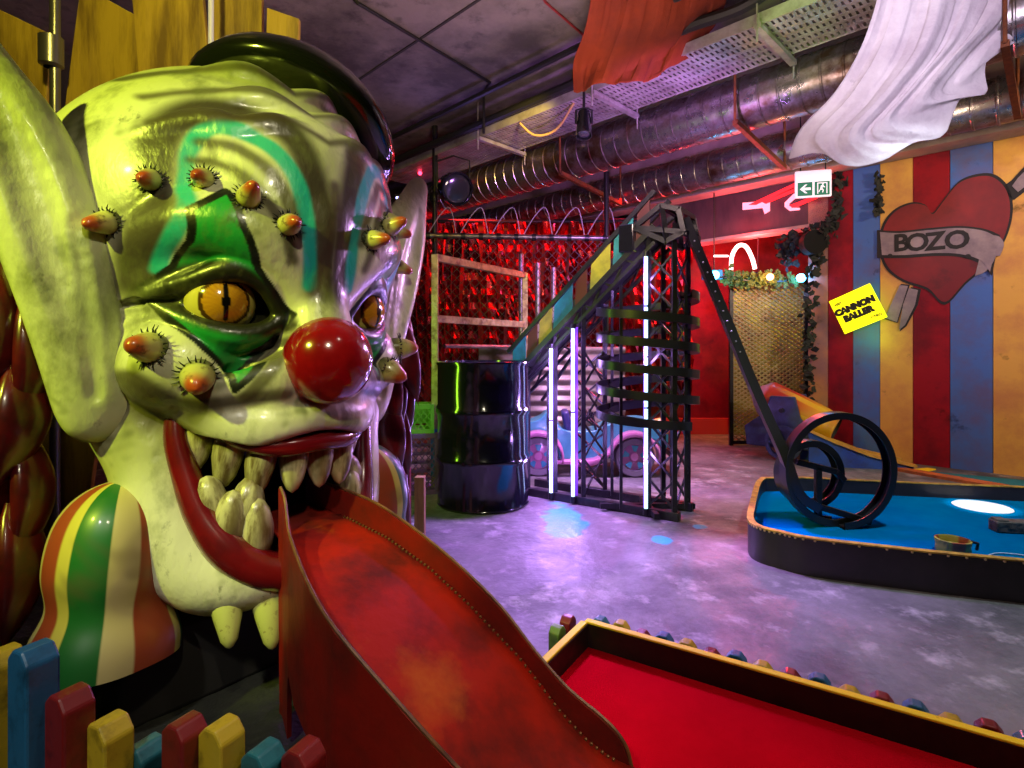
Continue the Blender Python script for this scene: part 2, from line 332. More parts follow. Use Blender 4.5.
# stage lamps under the tray
def par_can(loc, aim, r, L, label, lens=None, arm=None):
    t = thing('stage_lamp', label, 'stage lamp', tuple(loc)); d = (Vector(aim)-loc).normalized(); q = d.to_track_quat('Z', 'Y').to_matrix().to_4x4()
    MB().lathe([(0, 0), (r*.7, 0), (r*.85, L*.15), (r*.9, L*.6), (r, L*.65), (r, L), (r*.9, L), (r*.88, L*.93)], (0, 0, 0), 24, q).build('lamp_housing', GLOSSBLACK, t)
    MB().ball(tuple(d*L*.9), (r*.86,)*2+(.012,), 20, q).build('lens', lens or mat('lens_dark', (.03, .03, .04), .1, coat=1), t)
    mid = d*L*.5; h = CEIL-loc.z-.02
    MB().tube([mid+Vector((r*1.0, 0, 0)), mid+Vector((r*1.0, 0, r*1.7)), mid+Vector((0, 0, r*2.0)), mid+Vector((-r*1.0, 0, r*1.7)), mid+Vector((-r*1.0, 0, 0))], .008, 6).build('yoke', BLACK, t)
    MB().tube([mid+Vector((0, 0, r*2.0)), (Vector(arm)-t.location) if arm else mid+Vector((0, 0, h))], .01, 6).build('hanger', BLACK, t); return t
par_can(P(449, 187, 5.3), (.6, 3.0, 1.6), .15, .24, 'round black stage lamp beside the tall black pole', arm=(-.756, 5.5, 2.80))
par_can(P(584, 112, 3.9), P(584, 150, 3.8), .055, .20, 'small black cylinder lamp hanging below the red cloth')
t = thing('led_light', 'small blue lit led spotlight behind the forehead of the clown', 'stage lamp', tuple(P(402, 200, 5.40)))
MB().box((0, .05, 0), (.16, .10, .12)).build('lamp_housing', BLACK, t, bevel=.01)
bl = mat('blue_led', (.2, .3, 1), .3, emit=(.35, .35, 1.0), estr=14)
for x, z in ((-.022, 0), (.022, 0), (0, .02), (0, -.02), (.044, .02), (-.044, .02)): MB().ball((x, -.004, z), .013, 10).build('lens', bl, t)
MB().tube([(0, .05, .06), (.0, .05, .12), Vector((-.756, 5.5, t.location.z+.14))-t.location], .012, 8).build('hanger', BLACK, t)
tag(MB().ball((0, 0, 0), .022, 12).build('indicator_lamp', mat('red_led', (1, .02, .05), .3, emit=(1, .03, .08), estr=8), loc=Lp(420, 5.0, 2.842)), 'tiny red lit indicator lamp beneath the cable tray', 'lamp')
POLEM = mat('dark_pole', (.02, .018, .022), .35, .5)
p = G(435, 489); o = MB().tube([Vector((-.756, 5.5, 0)), Vector((-.756, 5.5, CEIL))], .028, 12); o.lathe([(.07, 0), (.07, .012), (.03, .014)], (-.756, 5.5, 0)); o.lathe([(.04, 2.40), (.05, 2.42), (.05, 2.48), (.04, 2.5)], (-.756, 5.5, 0))
o = o.build('support_pole', POLEM); tag(o, 'tall black pole behind the weathered metal frame, reaching up past the cable tray', 'pole')

# ------------------------------------------------------------------ draped cloths
def drape(name, rows, m, label, fold=.05, nf=7, sub=1, seed=0):
    """rows: list of 3D polylines from ceiling to hem; folds ripple out of the sheet"""
    rg = random.Random(seed); NU, NV = 56, 30; out = []
    RR = [smooth_path(r, 8) for r in rows]; RR = [[r[int(round(i*(len(r)-1)/(NU-1)))] for i in range(NU)] for r in RR]
    cols = [smooth_path([RR[j][i] for j in range(len(RR))], 8) for i in range(NU)]
    ph = [rg.uniform(0, 6) for _ in range(4)]
    for j in range(NV+1):
        row = []
        for i in range(NU):
            c = cols[i]; p = Vector(c[int(round(j*(len(c)-1)/NV))]); u, t = i/(NU-1), j/NV
            f = math.sin(u*nf*2*PI+ph[0]+1.3*math.sin(t*3+ph[1]))*.55+math.sin(u*nf*.53*2*PI+ph[2]+t*2)*.45+.25*math.sin(u*nf*2.3*2*PI+ph[3]-t*2)
            row.append(p+Vector((-.25, -1, .35)).normalized()*f*fold*(.35+.65*math.sin(PI*min(1, t*.9+.1))))
        out.append(row)
    o = MB().grid(out).build(name, m, smooth=80, solid=.004, sub=sub); tag(o, label, 'cloth'); return o
RC = mat('red_cloth', (.26, .032, .005), .9, 0, (.14, .016, .004), 3, bump=.15, bscale=160)
drape('red_drape', [[P(597, -34, 3.2), P(640, -36, 3.2), P(690, -36, 3.2), P(735, -34, 3.2)], [P(587, 25, 3.45), P(630, 25, 3.4), P(680, 20, 3.4), P(726, 0, 3.4)], [P(574, 62, 3.7), P(615, 66, 3.62), P(665, 50, 3.6), P(716, 22, 3.6)], [P(574, 93, 3.72), P(606, 84, 3.64), P(655, 78, 3.64), P(696, 50, 3.64)]], RC, 'rust red cloth draped from the ceiling over the cable tray', .06, 4, seed=3)
WC = mat('white_cloth', (.78, .72, .72), .85, 0, (.56, .48, .52), 4, bump=.35, bscale=26, col3=(.14, .10, .13), scale3=5, lo3=.62, hi3=.76)
drape('white_drape', [[P(890, -62, 3.0), P(950, -66, 3.0), P(1030, -66, 3.0), P(1110, -66, 3.0)], [P(868, 30, 3.08), P(930, 35, 2.98), P(1000, 10, 2.95), P(1085, -20, 2.95)], [P(836, 92, 3.2), P(890, 95, 3.05), P(955, 62, 3.0), P(1050, 15, 2.95)], [P(800, 130, 3.3), P(855, 138, 3.1), P(930, 100, 3.02), P(1040, 24, 2.97)], [P(788, 160, 3.32), P(818, 152, 3.22), P(845, 166, 3.12), P(882, 162, 3.08), P(914, 142, 3.05), P(944, 136, 3.05), P(960, 100, 3.03), P(988, 92, 3.0), P(986, 62, 3.0), P(1012, 42, 2.98), P(1040, 26, 2.97)]], WC, 'stained off-white sheet swagged from the ceiling, top right', .030, 6, seed=8)

# ------------------------------------------------------------------ emergency exit sign
EX = thing('exit_sign', 'white emergency exit sign with green arrow and running figure panels hanging below the beam', 'exit sign', tuple(P(813, 184, 4.9)), math.radians(-14))
SGW = mat('sign_white', (.8, .75, .8), .4, emit=(1, .9, .97), estr=.55); SGG = mat('sign_green', (.01, .16, .09), .4, emit=(.005, .11, .05), estr=.5)
MB().box((0, 0, 0), (.29, .03, .235)).build('sign_body', SGW, EX, bevel=.008)
for x, nm in ((-.068, 'arrow_panel'), (.068, 'figure_panel')):
    g = MB().box((x, -.017, -.045), (.118, .006, .118)).build(nm, SGG, EX, bevel=.003); m = MB()
    if x < 0:
        m.prism([(-.042, 0), (.0, .038), (.018, .038), (-.010, .011), (.044, .011), (.044, -.011), (-.010, -.011), (.018, -.038), (0, -.038)], (x, -.021, -.045), (1, 0, 0), (0, 0, 1), .003)
    else:
        for poly in ([(-.04, -.048), (-.04, .048), (.04, .048), (.04, -.048), (.032, -.048), (.032, .04), (-.032, .04), (-.032, -.048)], [(-.012, .022), (.004, .026), (.022, .008), (.016, .002), (.004, .012), (0, -.004), (.012, -.018), (.006, -.04), (-.002, -.04), (.002, -.02), (-.012, -.012), (-.024, -.034), (-.03, -.03), (-.016, -.004)], [(-.002, .028), (.01, .028), (.01, .038), (-.002, .038)]):
            m.prism(poly, (x, -.021, -.045), (1, 0, 0), (0, 0, 1), .003)
    m.build('pictogram', SGW, g, smooth=0)
for x in (-.1, .1): MB().tube([(x, 0, .11), (x, 0, CEIL-EX.location.z)], .005, 6).build('suspension_rod', BLACK, EX)
# ================================================================== the clown head: one sculpted body with painted skin
CLOWN = thing('clown_head_sculpture', 'giant grinning horned clown head sculpture with red ball nose and green painted eyes', 'sculpture', (-0.621, 1.605, 0), math.radians(51))
# head coordinates: a sideways, b forward, c up; mesh coordinates are (a, -b, c)
VX = 0.0045
A0, A1, B0, B1, C0, C1 = -2.5*VX, 0.72, -1.15, 0.34, 0.10, 2.04
ga = np.arange(A0+VX*0, A1, VX, dtype=np.float32); ga = (np.arange(-2, int(0.72/VX), dtype=np.float32)+0.5)*VX
gb = np.arange(B0, B1, VX, dtype=np.float32); gc = np.arange(C0, C1, VX, dtype=np.float32)
class Field:
    def __init__(s, ga, gb, gc):
        s.ga, s.gb, s.gc = ga, gb, gc; s.D = np.full((len(ga), len(gb), len(gc)), 1.0, np.float32)
    def win(s, lo, hi):
        sl = []
        for g, l, h in zip((s.ga, s.gb, s.gc), lo, hi):
            i = max(0, int(np.searchsorted(g, l))-1); j = min(len(g), int(np.searchsorted(g, h))+1); sl.append(slice(i, max(j, i)))
        sl = tuple(sl)
        return sl, s.ga[sl[0]][:, None, None], s.gb[sl[1]][None, :, None], s.gc[sl[2]][None, None, :]
    sa = 1.0
    def ell(s, c, r, k=0.04, op='+', pad=0.12):
        c = (c[0]*s.sa, c[1], c[2]); r = (r[0]*s.sa, r[1], r[2])
        sl, a, b, z = s.win([c[i]-r[i]-pad for i in range(3)], [c[i]+r[i]+pad for i in range(3)])
        x, y, w = (a-c[0])/r[0], (b-c[1])/r[1], (z-c[2])/r[2]
        k0 = np.sqrt(x*x+y*y+w*w)+1e-6; k1 = np.sqrt((x/r[0])**2+(y/r[1])**2+(w/r[2])**2)+1e-6
        s.comb(sl, k0*(k0-1)/k1, k, op)
    def tube(s, pts, rad, k=0.03, op='+', n=5, pad=0.10):
        q = smooth_path([(p[0]*s.sa, p[1], p[2], r) for p, r in zip(pts, rad)], n)
        for u, v in zip(q[:-1], q[1:]):
            rm = max(u[3], v[3])+pad
            sl, a, b, z = s.win([min(u[i], v[i])-rm for i in range(3)], [max(u[i], v[i])+rm for i in range(3)])
            d = v[:3]-u[:3]; L2 = float(d@d)+1e-9
            t = np.clip(((a-u[0])*d[0]+(b-u[1])*d[1]+(z-u[2])*d[2])/L2, 0, 1)
            dd = np.sqrt((a-u[0]-t*d[0])**2+(b-u[1]-t*d[1])**2+(z-u[2]-t*d[2])**2)-(u[3]+t*(v[3]-u[3]))
            s.comb(sl, dd.astype(np.float32), k, op)
    def comb(s, sl, d, k, op):
        D = s.D[sl]
        if op == '+':
            h = np.clip(0.5+0.5*(d-D)/k, 0, 1); s.D[sl] = d+(D-d)*h-k*h*(1-h)
        else:
            h = np.clip(0.5-0.5*(d+D)/k, 0, 1); s.D[sl] = D+(-d-D)*h+k*h*(1-h)
    def mesh(s, mirror=False):
        D = s.D; g0 = s.ga[0]
        if mirror:
            D = np.concatenate([D[::-1][:-4], D], 0) if False else np.concatenate([D[:1:-1], D[2:]], 0); g0 = -s.ga[-1]
        gr = vdb.FloatGrid(0.2); gr.copyFromArray(np.ascontiguousarray(D)); p, t, q = gr.convertToPolygons(0.0, 0.0)
        p = np.array(p)*VX+np.array([g0, s.gb[0], s.gc[0]])
        return p, np.array(t), np.array(q)
H = Field(ga, gb, gc)
def arcs(lst): return lst
# skull, mask, jaw, neck
H.ell((0, -.48, 1.34), (.565, .56, .53), .1, pad=.6)
H.ell((0, -.30, 1.06), (.43, .37, .50), .12)
H.ell((0, .02, 1.34), (.21, .13, .25), .12)
H.ell((0, -.50, .62), (.25, .33, .48), .08)
H.ell((.255, -.09, .915), (.155, .15, .13), .05)
H.tube([(.41, -.32, 1.02), (.36, -.22, .82), (.29, -.15, .66), (.265, -.10, .50), (.19, -.03, .38), (.09, .04, .372), (0, .05, .366)], [.07, .075, .08, .085, .078, .066, .064], .05)
H.tube([(.24, -.28, .60), (.13, -.2, .45), (0, -.15, .42)], [.10, .10, .10], .06)
H.sa = .86
# upper lip and muzzle
H.tube([(0, .10, .765), (.12, .085, .755), (.22, .02, .778), (.31, -.10, .83), (.37, -.2, .87)], [.060, .060, .055, .045, .04], .03)
H.ell((.115, .075, .865), (.095, .085, .075), .03)
H.tube([(.05, .09, .92), (.12, .09, .89), (.21, .055, .86), (.30, 0, .85)], [.045, .05, .05, .04], .03)
# bridge and brow
H.tube([(0, .10, 1.32), (0, .09, 1.18), (0, .10, 1.04), (0, .12, .94)], [.05, .045, .06, .08], .05)
H.tube([(.05, .07, 1.10), (.11, .075, 1.19), (.22, .055, 1.26), (.34, -.03, 1.27), (.42, -.14, 1.21)], [.035, .045, .055, .045, .03], .06)
# swept brow folds above the eye
for (r0, dep) in ((.0, .022), (.075, .020), (.145, .018)):
    H.tube([(.045+r0*.2, .08-r0*.5, 1.20+r0*.8), (.12+r0*.4, .055-r0*.3, 1.34+r0*.8), (.24+r0*.3, .0-r0*.2, 1.40+r0), (.38+r0*.4, -.10-r0*.25, 1.37+r0*.9)], [dep, dep+.008, dep+.006, dep-.004], .035)
# worry folds across the forehead
for i, z in enumerate((1.50, 1.60, 1.71)):
    H.tube([(0, .07-.065*i-.015*i*i, z), (.14, .045-.07*i-.015*i*i, z+.05), (.26, -.02-.07*i-.02*i*i, z+.01), (.38, -.12-.07*i-.02*i*i, z-.04)], [.02, .026, .02, .012], .035)
H.tube([(.035, .105, 1.36), (.03, .115, 1.25), (.055, .11, 1.14)], [.012, .018, .014], .03)
# mouth cavity
H.ell((0, .02, .565), (.278, .52, .175), .03, '-')
H.tube([(.14, .10, .66), (.22, .04, .70), (.26, -.02, .725)], [.04, .035, .02], .02, '-')
H.tube([(.16, -.2, .66), (.24, -.2, .70)], [.05, .04], .02, '-')
# eye socket, lids and crow's feet
H.ell((.237, .06, 1.075), (.115, .095, .068), .03, '-')
H.tube([(.105, .085, 1.035), (.17, .085, 1.128), (.25, .06, 1.156), (.33, 0.0, 1.125), (.42, -.09, 1.085)], [.014, .022, .024, .02, .01], .02)
H.tube([(.105, .085, 1.035), (.18, .075, .994), (.26, .05, .992), (.34, -.01, 1.026), (.41, -.085, 1.07)], [.014, .020, .022, .018, .008], .02)
H.tube([(.15, .065, .985), (.23, .05, .965), (.32, .0, .985), (.39, -.07, 1.03)], [.006, .012, .012, .006], .02)
for i in range(4):
    H.tube([(.36, -.03, 1.11-.03*i), (.42, -.09, 1.12-.045*i), (.46, -.14, 1.125-.06*i)], [.005, .009, .005], .012, '-' if i % 2 else '+')
# folds from nose to cheek and under the cheek
H.tube([(.12, .13, .97), (.20, .085, .925), (.27, .04, .87), (.31, .015, .84)], [.012, .016, .012, .003], .02, '-')
pts, tri, quad = H.mesh(True)
del H.D

def inpoly(x, y, poly):
    r = np.zeros(len(x), bool); n = len(poly)
    for i in range(n):
        (x1, y1), (x2, y2) = poly[i], poly[(i+1) % n]
        c = ((y1 > y) != (y2 > y)) & (x < (x2-x1)*(y-y1)/(y2-y1+1e-12)+x1); r ^= c
    return r
def pdist(x, y, line):
    d = np.full(len(x), 9.0)
    for (x1, y1), (x2, y2) in zip(line[:-1], line[1:]):
        dx, dy = x2-x1, y2-y1; t = np.clip(((x-x1)*dx+(y-y1)*dy)/(dx*dx+dy*dy+1e-12), 0, 1)
        d = np.minimum(d, np.hypot(x-x1-t*dx, y-y1-t*dy))
    return d
def sstep(e0, e1, x): t = np.clip((x-e0)/(e1-e0), 0, 1); return t*t*(3-2*t)
def vnoise(p, sc, seed=0):
    """cheap smooth value noise from summed sines"""
    rg = np.random.RandomState(seed); out = np.zeros(len(p))
    for o in range(4):
        for _ in range(3):
            k = rg.normal(size=3)*sc*(1.9**o); out += np.sin(p@k+rg.rand()*6.28)/(1.6**o)
    return out/5.0
def over(col, mask, c):
    m = mask[:, None]; return col*(1-m)+np.array(c)[None]*m

def paint_skin(p):
    """the sculptor's airbrush work: cream skin, green diamonds, teal brow bands, dark eye rings"""
    a = np.abs(p[:, 0]); b = p[:, 1]; c = p[:, 2]; N = len(p)
    wob = vnoise(p, 9, 3)*.006
    col = np.tile(np.array([.62, .61, .42]), (N, 1))
    col = over(col, sstep(-.1, .7, vnoise(p, 7, 1))*.75, (.34, .35, .15))
    col = over(col, sstep(.25, .9, vnoise(p*np.array([1, 1, .6]), 26, 2))*.8, (.13, .14, .05))
    front = b > -.62
    teal = smooth_path(PAINT['teal'], 6)
    d = pdist(a, c, teal)
    side = pdist(a, c, smooth_path(PAINT['tealdark'], 6))
    col = over(col, (1-sstep(.020, .066, side+wob))*.95*front, (.032, .020, .014))
    col = over(col, (1-sstep(.013, .026, d+wob))*.95*front, (.01, .38, .37))
    fr = pdist(a, c, smooth_path(PAINT['furrow'], 6)); col = over(col, (1-sstep(.004, .030, fr+wob))*.85*front, (.06, .035, .03))
    for ln in PAINT['wrinkles']:
        d2 = pdist(a, c, smooth_path(ln, 6)); col = over(col, (1-sstep(.004, .024, d2+wob))*.85*front, (.055, .04, .02))
    dia = [tuple(x) for x in smooth_path(PAINT['diamond'], 1, True)]
    ins = inpoly(a, c, dia) & (b > -.45)
    col = np.where(ins[:, None], np.array([.012, .26, .045])+.03*vnoise(p, 14, 5)[:, None]*np.array([.3, 1, .3]), col)
    # dark almond about the eye
    al = inpoly(a, c, [tuple(x) for x in smooth_path(PAINT['almond'], 4, True)]) & (b > -.4)
    da = pdist(a, c, [tuple(x) for x in smooth_path(PAINT['almond']+[PAINT['almond'][0]], 4)])
    m = np.where(al, 1.0, 1-sstep(.0, .022, da))*(b > -.4); col = over(col, m*.98, (.014, .009, .005))
    ed = pdist(a, c, dia+[dia[0]]); col = over(col, (1-sstep(.0065, .009, ed))*(b > -.45), (.006, .008, .006))
    # gums and throat
    inn = (np.hypot(a/.25, (c-.58)/.20) < 1.0) & (b < -.05)
    col = np.where(inn[:, None], np.array([.015, .008, .008]), col)
    # grey brown under the cheek and along the jaw
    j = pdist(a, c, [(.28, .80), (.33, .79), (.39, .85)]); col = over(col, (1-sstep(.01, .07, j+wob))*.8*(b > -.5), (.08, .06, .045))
    rr = sstep(.50, .58, a)*(1-sstep(1.45, 1.6, c))*(b < -.55); col = over(col, rr*.0, (.25, .03, .02))
    return np.clip(col, 0, 1)
PAINT = dict(
 diamond=[(0.324, 1.29), (0.25, 1.348), (0.232, 1.258), (0.176, 1.152), (0.088, 1.047), (0.128, 0.965), (0.190, 0.885), (0.216, 0.855), (0.228, 0.913), (0.275, 0.963), (0.33, 1.029), (0.374, 1.105), (0.324, 1.16), (0.312, 1.217)],
 teal=[(0.348, 1.154), (0.341, 1.236), (0.318, 1.347), (0.305, 1.455), (0.268, 1.518), (0.203, 1.513), (0.138, 1.459), (0.095, 1.373), (.070, 1.245), (.058, 1.127)],
 tealdark=[(0.380, 1.12), (0.386, 1.218), (0.368, 1.346), (0.352, 1.49), (0.278, 1.578), (0.188, 1.58), (0.100, 1.52), (.058, 1.393), (.034, 1.249), (.028, 1.116)],
 furrow=[(0.0, 1.40), (.006, 1.30), (.02, 1.20), (.04, 1.11)],
 wrinkles=[[(0.287, 1.478), (0.215, 1.464), (0.142, 1.376), (0.095, 1.254)], [(0.304, 1.429), (0.236, 1.412), (0.166, 1.319), (0.110, 1.184)],
           [(0, 1.53), (.12, 1.57), (.25, 1.55), (.37, 1.52)], [(0, 1.63), (.12, 1.67), (.25, 1.65), (.37, 1.61)], [(0, 1.73), (.12, 1.77), (.25, 1.74), (.38, 1.70)], [(.10, .84), (.18, .835), (.27, .82), (.335, .84), (.40, .89)], [(.10, .97), (.15, .90), (.19, .84)]],
 almond=[(0.376, 1.105), (0.312, 1.150), (0.244, 1.165), (0.164, 1.118), (0.090, 1.018), (0.169, 0.996), (0.253, 1.010), (0.327, 1.058)])
LEAN = .06
def lean(p): return (p[0]+LEAN*(p[2]-.92), p[1], p[2])
def hp(a, b, c): a = a+LEAN*(c-.92); return Vector((a, -b, c))          # head coordinates -> mesh coordinates
def np_mesh(name, p, tri, quad, m, parent, col=None):
    """dense sculpted mesh with a painted colour attribute"""
    q = np.array(p, float).copy(); q[:, 0] += LEAN*(q[:, 2]-.92); q[:, 1] *= -1
    me = bpy.data.meshes.new(name); me.from_pydata(q.tolist(), [], [tuple(t) for t in tri.tolist()]+[tuple(t) for t in quad.tolist()]); me.update()
    me.polygons.foreach_set('use_smooth', [True]*len(me.polygons)); me.materials.append(m)
    fixnormals(me)
    if col is not None:
        at = me.color_attributes.new('paint', 'FLOAT_COLOR', 'POINT'); at.data.foreach_set('color', np.concatenate([col, np.ones((len(col), 1))], 1).astype(np.float32).ravel())
    o = bpy.data.objects.new(name, me); C.objects.link(o); o.parent = parent; return o
def paint_obj(o, fn):
    me = o.data; p = np.zeros(len(me.vertices)*3); me.vertices.foreach_get('co', p); p = p.reshape(-1, 3)
    at = me.color_attributes.new('paint', 'FLOAT_COLOR', 'POINT'); c = fn(p); at.data.foreach_set('color', np.concatenate([c, np.ones((len(c), 1))], 1).astype(np.float32).ravel())
SKIN = mat('painted_skin', (.7, .7, .5), 0.34, vcol='paint', bump=.14, bscale=45, coat=.2, col2=(.13, .14, .045), scale=7, lo=.52, hi=.74, col3=(.05, .05, .02), scale3=16, lo3=.62, hi3=.74, stretch=(1, 1, .6))
head = np_mesh('head', pts, tri, quad, SKIN, CLOWN, paint_skin(pts))
bvh = BVHTree.FromPolygons([v.co for v in head.data.vertices], [tuple(p.vertices) for p in head.data.polygons])

NOSE = mat('nose_red', (.30, .004, .008), 0.16, coat=.9, col2=(.16, .002, .004), scale=5)
MB().ball((0, 0, 0), (.117, .117, .119), 40).build('nose', NOSE, CLOWN, loc=hp(0, .165, .925))
# eyes: yellow ball, amber iris and slit pupil as raised lens pieces
EYEM = mat('eye_paint', (.8, .6, .1), .12, vcol='paint', coat=.8)
def eye_paint(p, sgn):
    d = np.array([0.0, -1, 0]); n = p/np.linalg.norm(p, axis=1)[:, None]; x, z = n[:, 0], n[:, 2]; r = np.hypot(x, z); f = n[:, 1] < 0
    col = np.tile(np.array([.60, .50, .10]), (len(p), 1))
    rad = np.clip(r/.66, 0, 1); ir = (r < .66) & f
    amb = np.array([.50, .22, .012])[None]*(1-rad[:, None]*.0)+.10*np.sin(np.arctan2(z, x)*23)[:, None]*np.array([.6, .4, 0])*(rad[:, None])
    col = np.where(ir[:, None], amb, col); col = np.where(((r > .60) & (r < .70) & f)[:, None], np.array([.07, .03, .005]), col)
    pup = ((x/.10)**2+(z/.58)**2 < 1) & f; return np.where(pup[:, None], np.array([.003, .003, .003]), np.clip(col, 0, 1))
for sx in (-1, 1):
    rz = -sx*math.radians(8)
    e = MB().ball((0, 0, 0), .086, 128).build('eyeball', EYEM, CLOWN, loc=hp(sx*.212, -.014, 1.073)); paint_obj(e, lambda p: eye_paint(p, sx)); e.rotation_euler = (0, 0, sx*math.radians(14))
# lips: one glossy loop
LIP = mat('lip_red', (.15, .004, .006), 0.22, coat=.7, col2=(.08, .004, .006), scale=9)
half = [(0, .135, .706, .026), (.10, .118, .703, .026), (.175, .06, .726, .024), (.232, -.02, .78, .022), (.272, -.07, .805, .022), (.280, -.06, .735, .028), (.262, -.03, .64, .034), (.237, .015, .54, .038), (.185, .065, .450, .048), (.10, .10, .385, .050), (0, .115, .370, .050)]
loop = half+[(-a, b, c, r) for a, b, c, r in half[-2:0:-1]]
sp = smooth_path(loop, 6, True)
MB().tube([hp(*x[:3]) for x in sp], [x[3] for x in sp], 14, closed=True).build('lips', LIP, CLOWN, smooth=80)
# teeth
TOOTH = mat('tooth_paint', (.5, .45, .25), .3, vcol='paint', coat=.3, col2=(.12, .08, .025), scale=34, lo=.47, hi=.62, stretch=(1, 1, .16))
def tooth(a, b, c, ln, r, up, tilt=0, name='upper_tooth'):
    prof = [(.0, 0), (.55, .02), (.85, .12), (1.0, .32), (.95, .55), (.70, .80), (.38, .94), (.0, 1.0)]
    sg = 1 if up else -1
    m = MB().lathe([(r*x, sg*ln*z) for x, z in prof], (0, 0, 0), 20); o = m.build(name, TOOTH, CLOWN, loc=hp(a, b, c), smooth=80)
    o.rotation_euler = (.15*sg, tilt, random.uniform(-2, 2))
    sd = random.randint(0, 99)
    def f(p):
        n = vnoise(p*np.array([1, 1, .22]), 60, sd); z = np.abs(p[:, 2])/ln
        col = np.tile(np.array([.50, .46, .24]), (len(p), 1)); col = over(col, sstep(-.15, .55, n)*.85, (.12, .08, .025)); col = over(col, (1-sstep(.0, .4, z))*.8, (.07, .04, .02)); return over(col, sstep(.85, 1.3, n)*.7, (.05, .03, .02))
    paint_obj(o, f)
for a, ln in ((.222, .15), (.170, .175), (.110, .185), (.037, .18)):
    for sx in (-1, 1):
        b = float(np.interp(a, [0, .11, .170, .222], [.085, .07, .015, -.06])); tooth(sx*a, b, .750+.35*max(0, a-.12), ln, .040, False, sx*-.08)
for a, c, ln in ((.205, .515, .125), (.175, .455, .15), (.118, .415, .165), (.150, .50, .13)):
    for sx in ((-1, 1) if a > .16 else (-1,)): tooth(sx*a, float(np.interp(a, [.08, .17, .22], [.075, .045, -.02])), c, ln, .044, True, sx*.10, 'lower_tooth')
# horns: rooted on the skin along its normal, ringed with painted lashes at the base
HORN = mat('horn_paint', (.6, .5, .2), .3, vcol='paint', coat=.4, col2=(.10, .05, .02), scale=42, lo=.56, hi=.70)
def horn(a, b, c, ln, r, bend, tip=(.42, .07, .015), base=(.52, .50, .16), axis=None):
    loc, nrm, _, _ = bvh.find_nearest(hp(a, b, c))
    if axis: loc = hp(a, b, c)
    ax = Vector(axis).normalized() if axis else (nrm*.8+Vector(bend)).normalized()
    m = MB(); q = ax.to_track_quat('Z', 'Y').to_matrix()
    prof = [(r*.86, -.06), (r*.95, -.03), (r*1.05, .0), (r*1.0, ln*.25), (r*.82, ln*.5), (r*.62, ln*.72), (r*.5, ln*.86), (r*.22, ln*.97), (0, ln)]
    m.lathe(prof, (0, 0, 0), 16, q.to_4x4()); o = m.build('horn', HORN, CLOWN, loc=loc, smooth=80)
    def f(p):
        z = (p@np.array(ax))/ln; n = vnoise(p, 90, 4)*.12
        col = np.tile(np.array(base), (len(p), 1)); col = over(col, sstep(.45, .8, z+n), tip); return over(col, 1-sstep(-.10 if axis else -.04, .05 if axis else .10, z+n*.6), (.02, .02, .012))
    paint_obj(o, f)
    # lashes of dark bristle round the root
    l = MB(); sd, up2 = q@Vector((1, 0, 0)), q@Vector((0, 1, 0))
    for k in range(22):
        t = 2*PI*k/22+random.uniform(-.1, .1); d = (sd*math.cos(t)+up2*math.sin(t)); p0 = d*r*.9+ax*.004; p1 = d*(r*1.35+random.uniform(0, .008))+ax*random.uniform(.002, .012)
        l.tube([p0, (p0+p1)/2+ax*.004, p1], [.0028, .002, .0006], 4)
    l.build('bristles', mat('bristle', (.012, .014, .006), .6), o)
BR = (.50, .50, .12)
for sx in (-1, 1):
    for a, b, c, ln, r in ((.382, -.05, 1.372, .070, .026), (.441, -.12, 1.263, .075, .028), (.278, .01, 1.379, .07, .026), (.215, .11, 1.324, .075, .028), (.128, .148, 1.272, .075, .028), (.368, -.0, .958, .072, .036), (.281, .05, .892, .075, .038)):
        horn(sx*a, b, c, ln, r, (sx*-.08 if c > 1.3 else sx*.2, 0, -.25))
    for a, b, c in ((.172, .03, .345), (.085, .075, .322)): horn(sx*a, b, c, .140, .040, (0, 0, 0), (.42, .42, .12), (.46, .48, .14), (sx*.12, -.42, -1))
# ears: long drooping lobes rising to a point
E_ = Field((np.arange(int(.20/VX), int(.98/VX))+.5)*VX, np.arange(-.62, .22, VX), np.arange(.60, 1.90, VX))
E_.tube([(.420, -.2, .80), (.435, -.2, .86), (.469, -.2, 1.0), (.514, -.2, 1.19), (.56, -.2, 1.33), (.608, -.2, 1.46), (.655, -.2, 1.57), (.69, -.2, 1.65), (.70, -.2, 1.67)], [.070, .078, .088, .104, .104, .092, .062, .04, .03], .02)
E_.tube([(.49, -.09, .95), (.54, -.085, 1.15), (.60, -.085, 1.36), (.66, -.10, 1.54)], [.012, .034, .036, .012], .03, '-')
E_.tube([(.445, -.115, .84), (.46, -.10, .95), (.48, -.09, 1.10), (.505, -.085, 1.25)], [.008, .014, .016, .008], .02, '-')
ep, et, eq = E_.mesh(False); ep[:, 1] = -.2+(ep[:, 1]+.2)*.62-np.interp(ep[:, 2], [.7, .83, 1.0, 1.2, 1.46, 1.67], [-.05, -.05, -.04, -.02, .02, .05])
def ear_col(p):
    col = np.tile(np.array([.62, .64, .38]), (len(p), 1)); col = over(col, sstep(.0, .9, vnoise(p, 8, 11))*.7, (.30, .34, .13)); col = over(col, sstep(.3, .9, vnoise(p, 24, 12))*.6, (.14, .16, .06))
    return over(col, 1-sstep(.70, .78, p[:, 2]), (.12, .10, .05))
for sx in (-1, 1):
    pp = ep.copy(); pp[:, 0] = pp[:, 0]*sx-(.055 if sx > 0 else 0); pp[:, 2] -= (.05 if sx > 0 else 0); np_mesh('ear', pp, et, eq, SKIN, CLOWN, ear_col(ep))
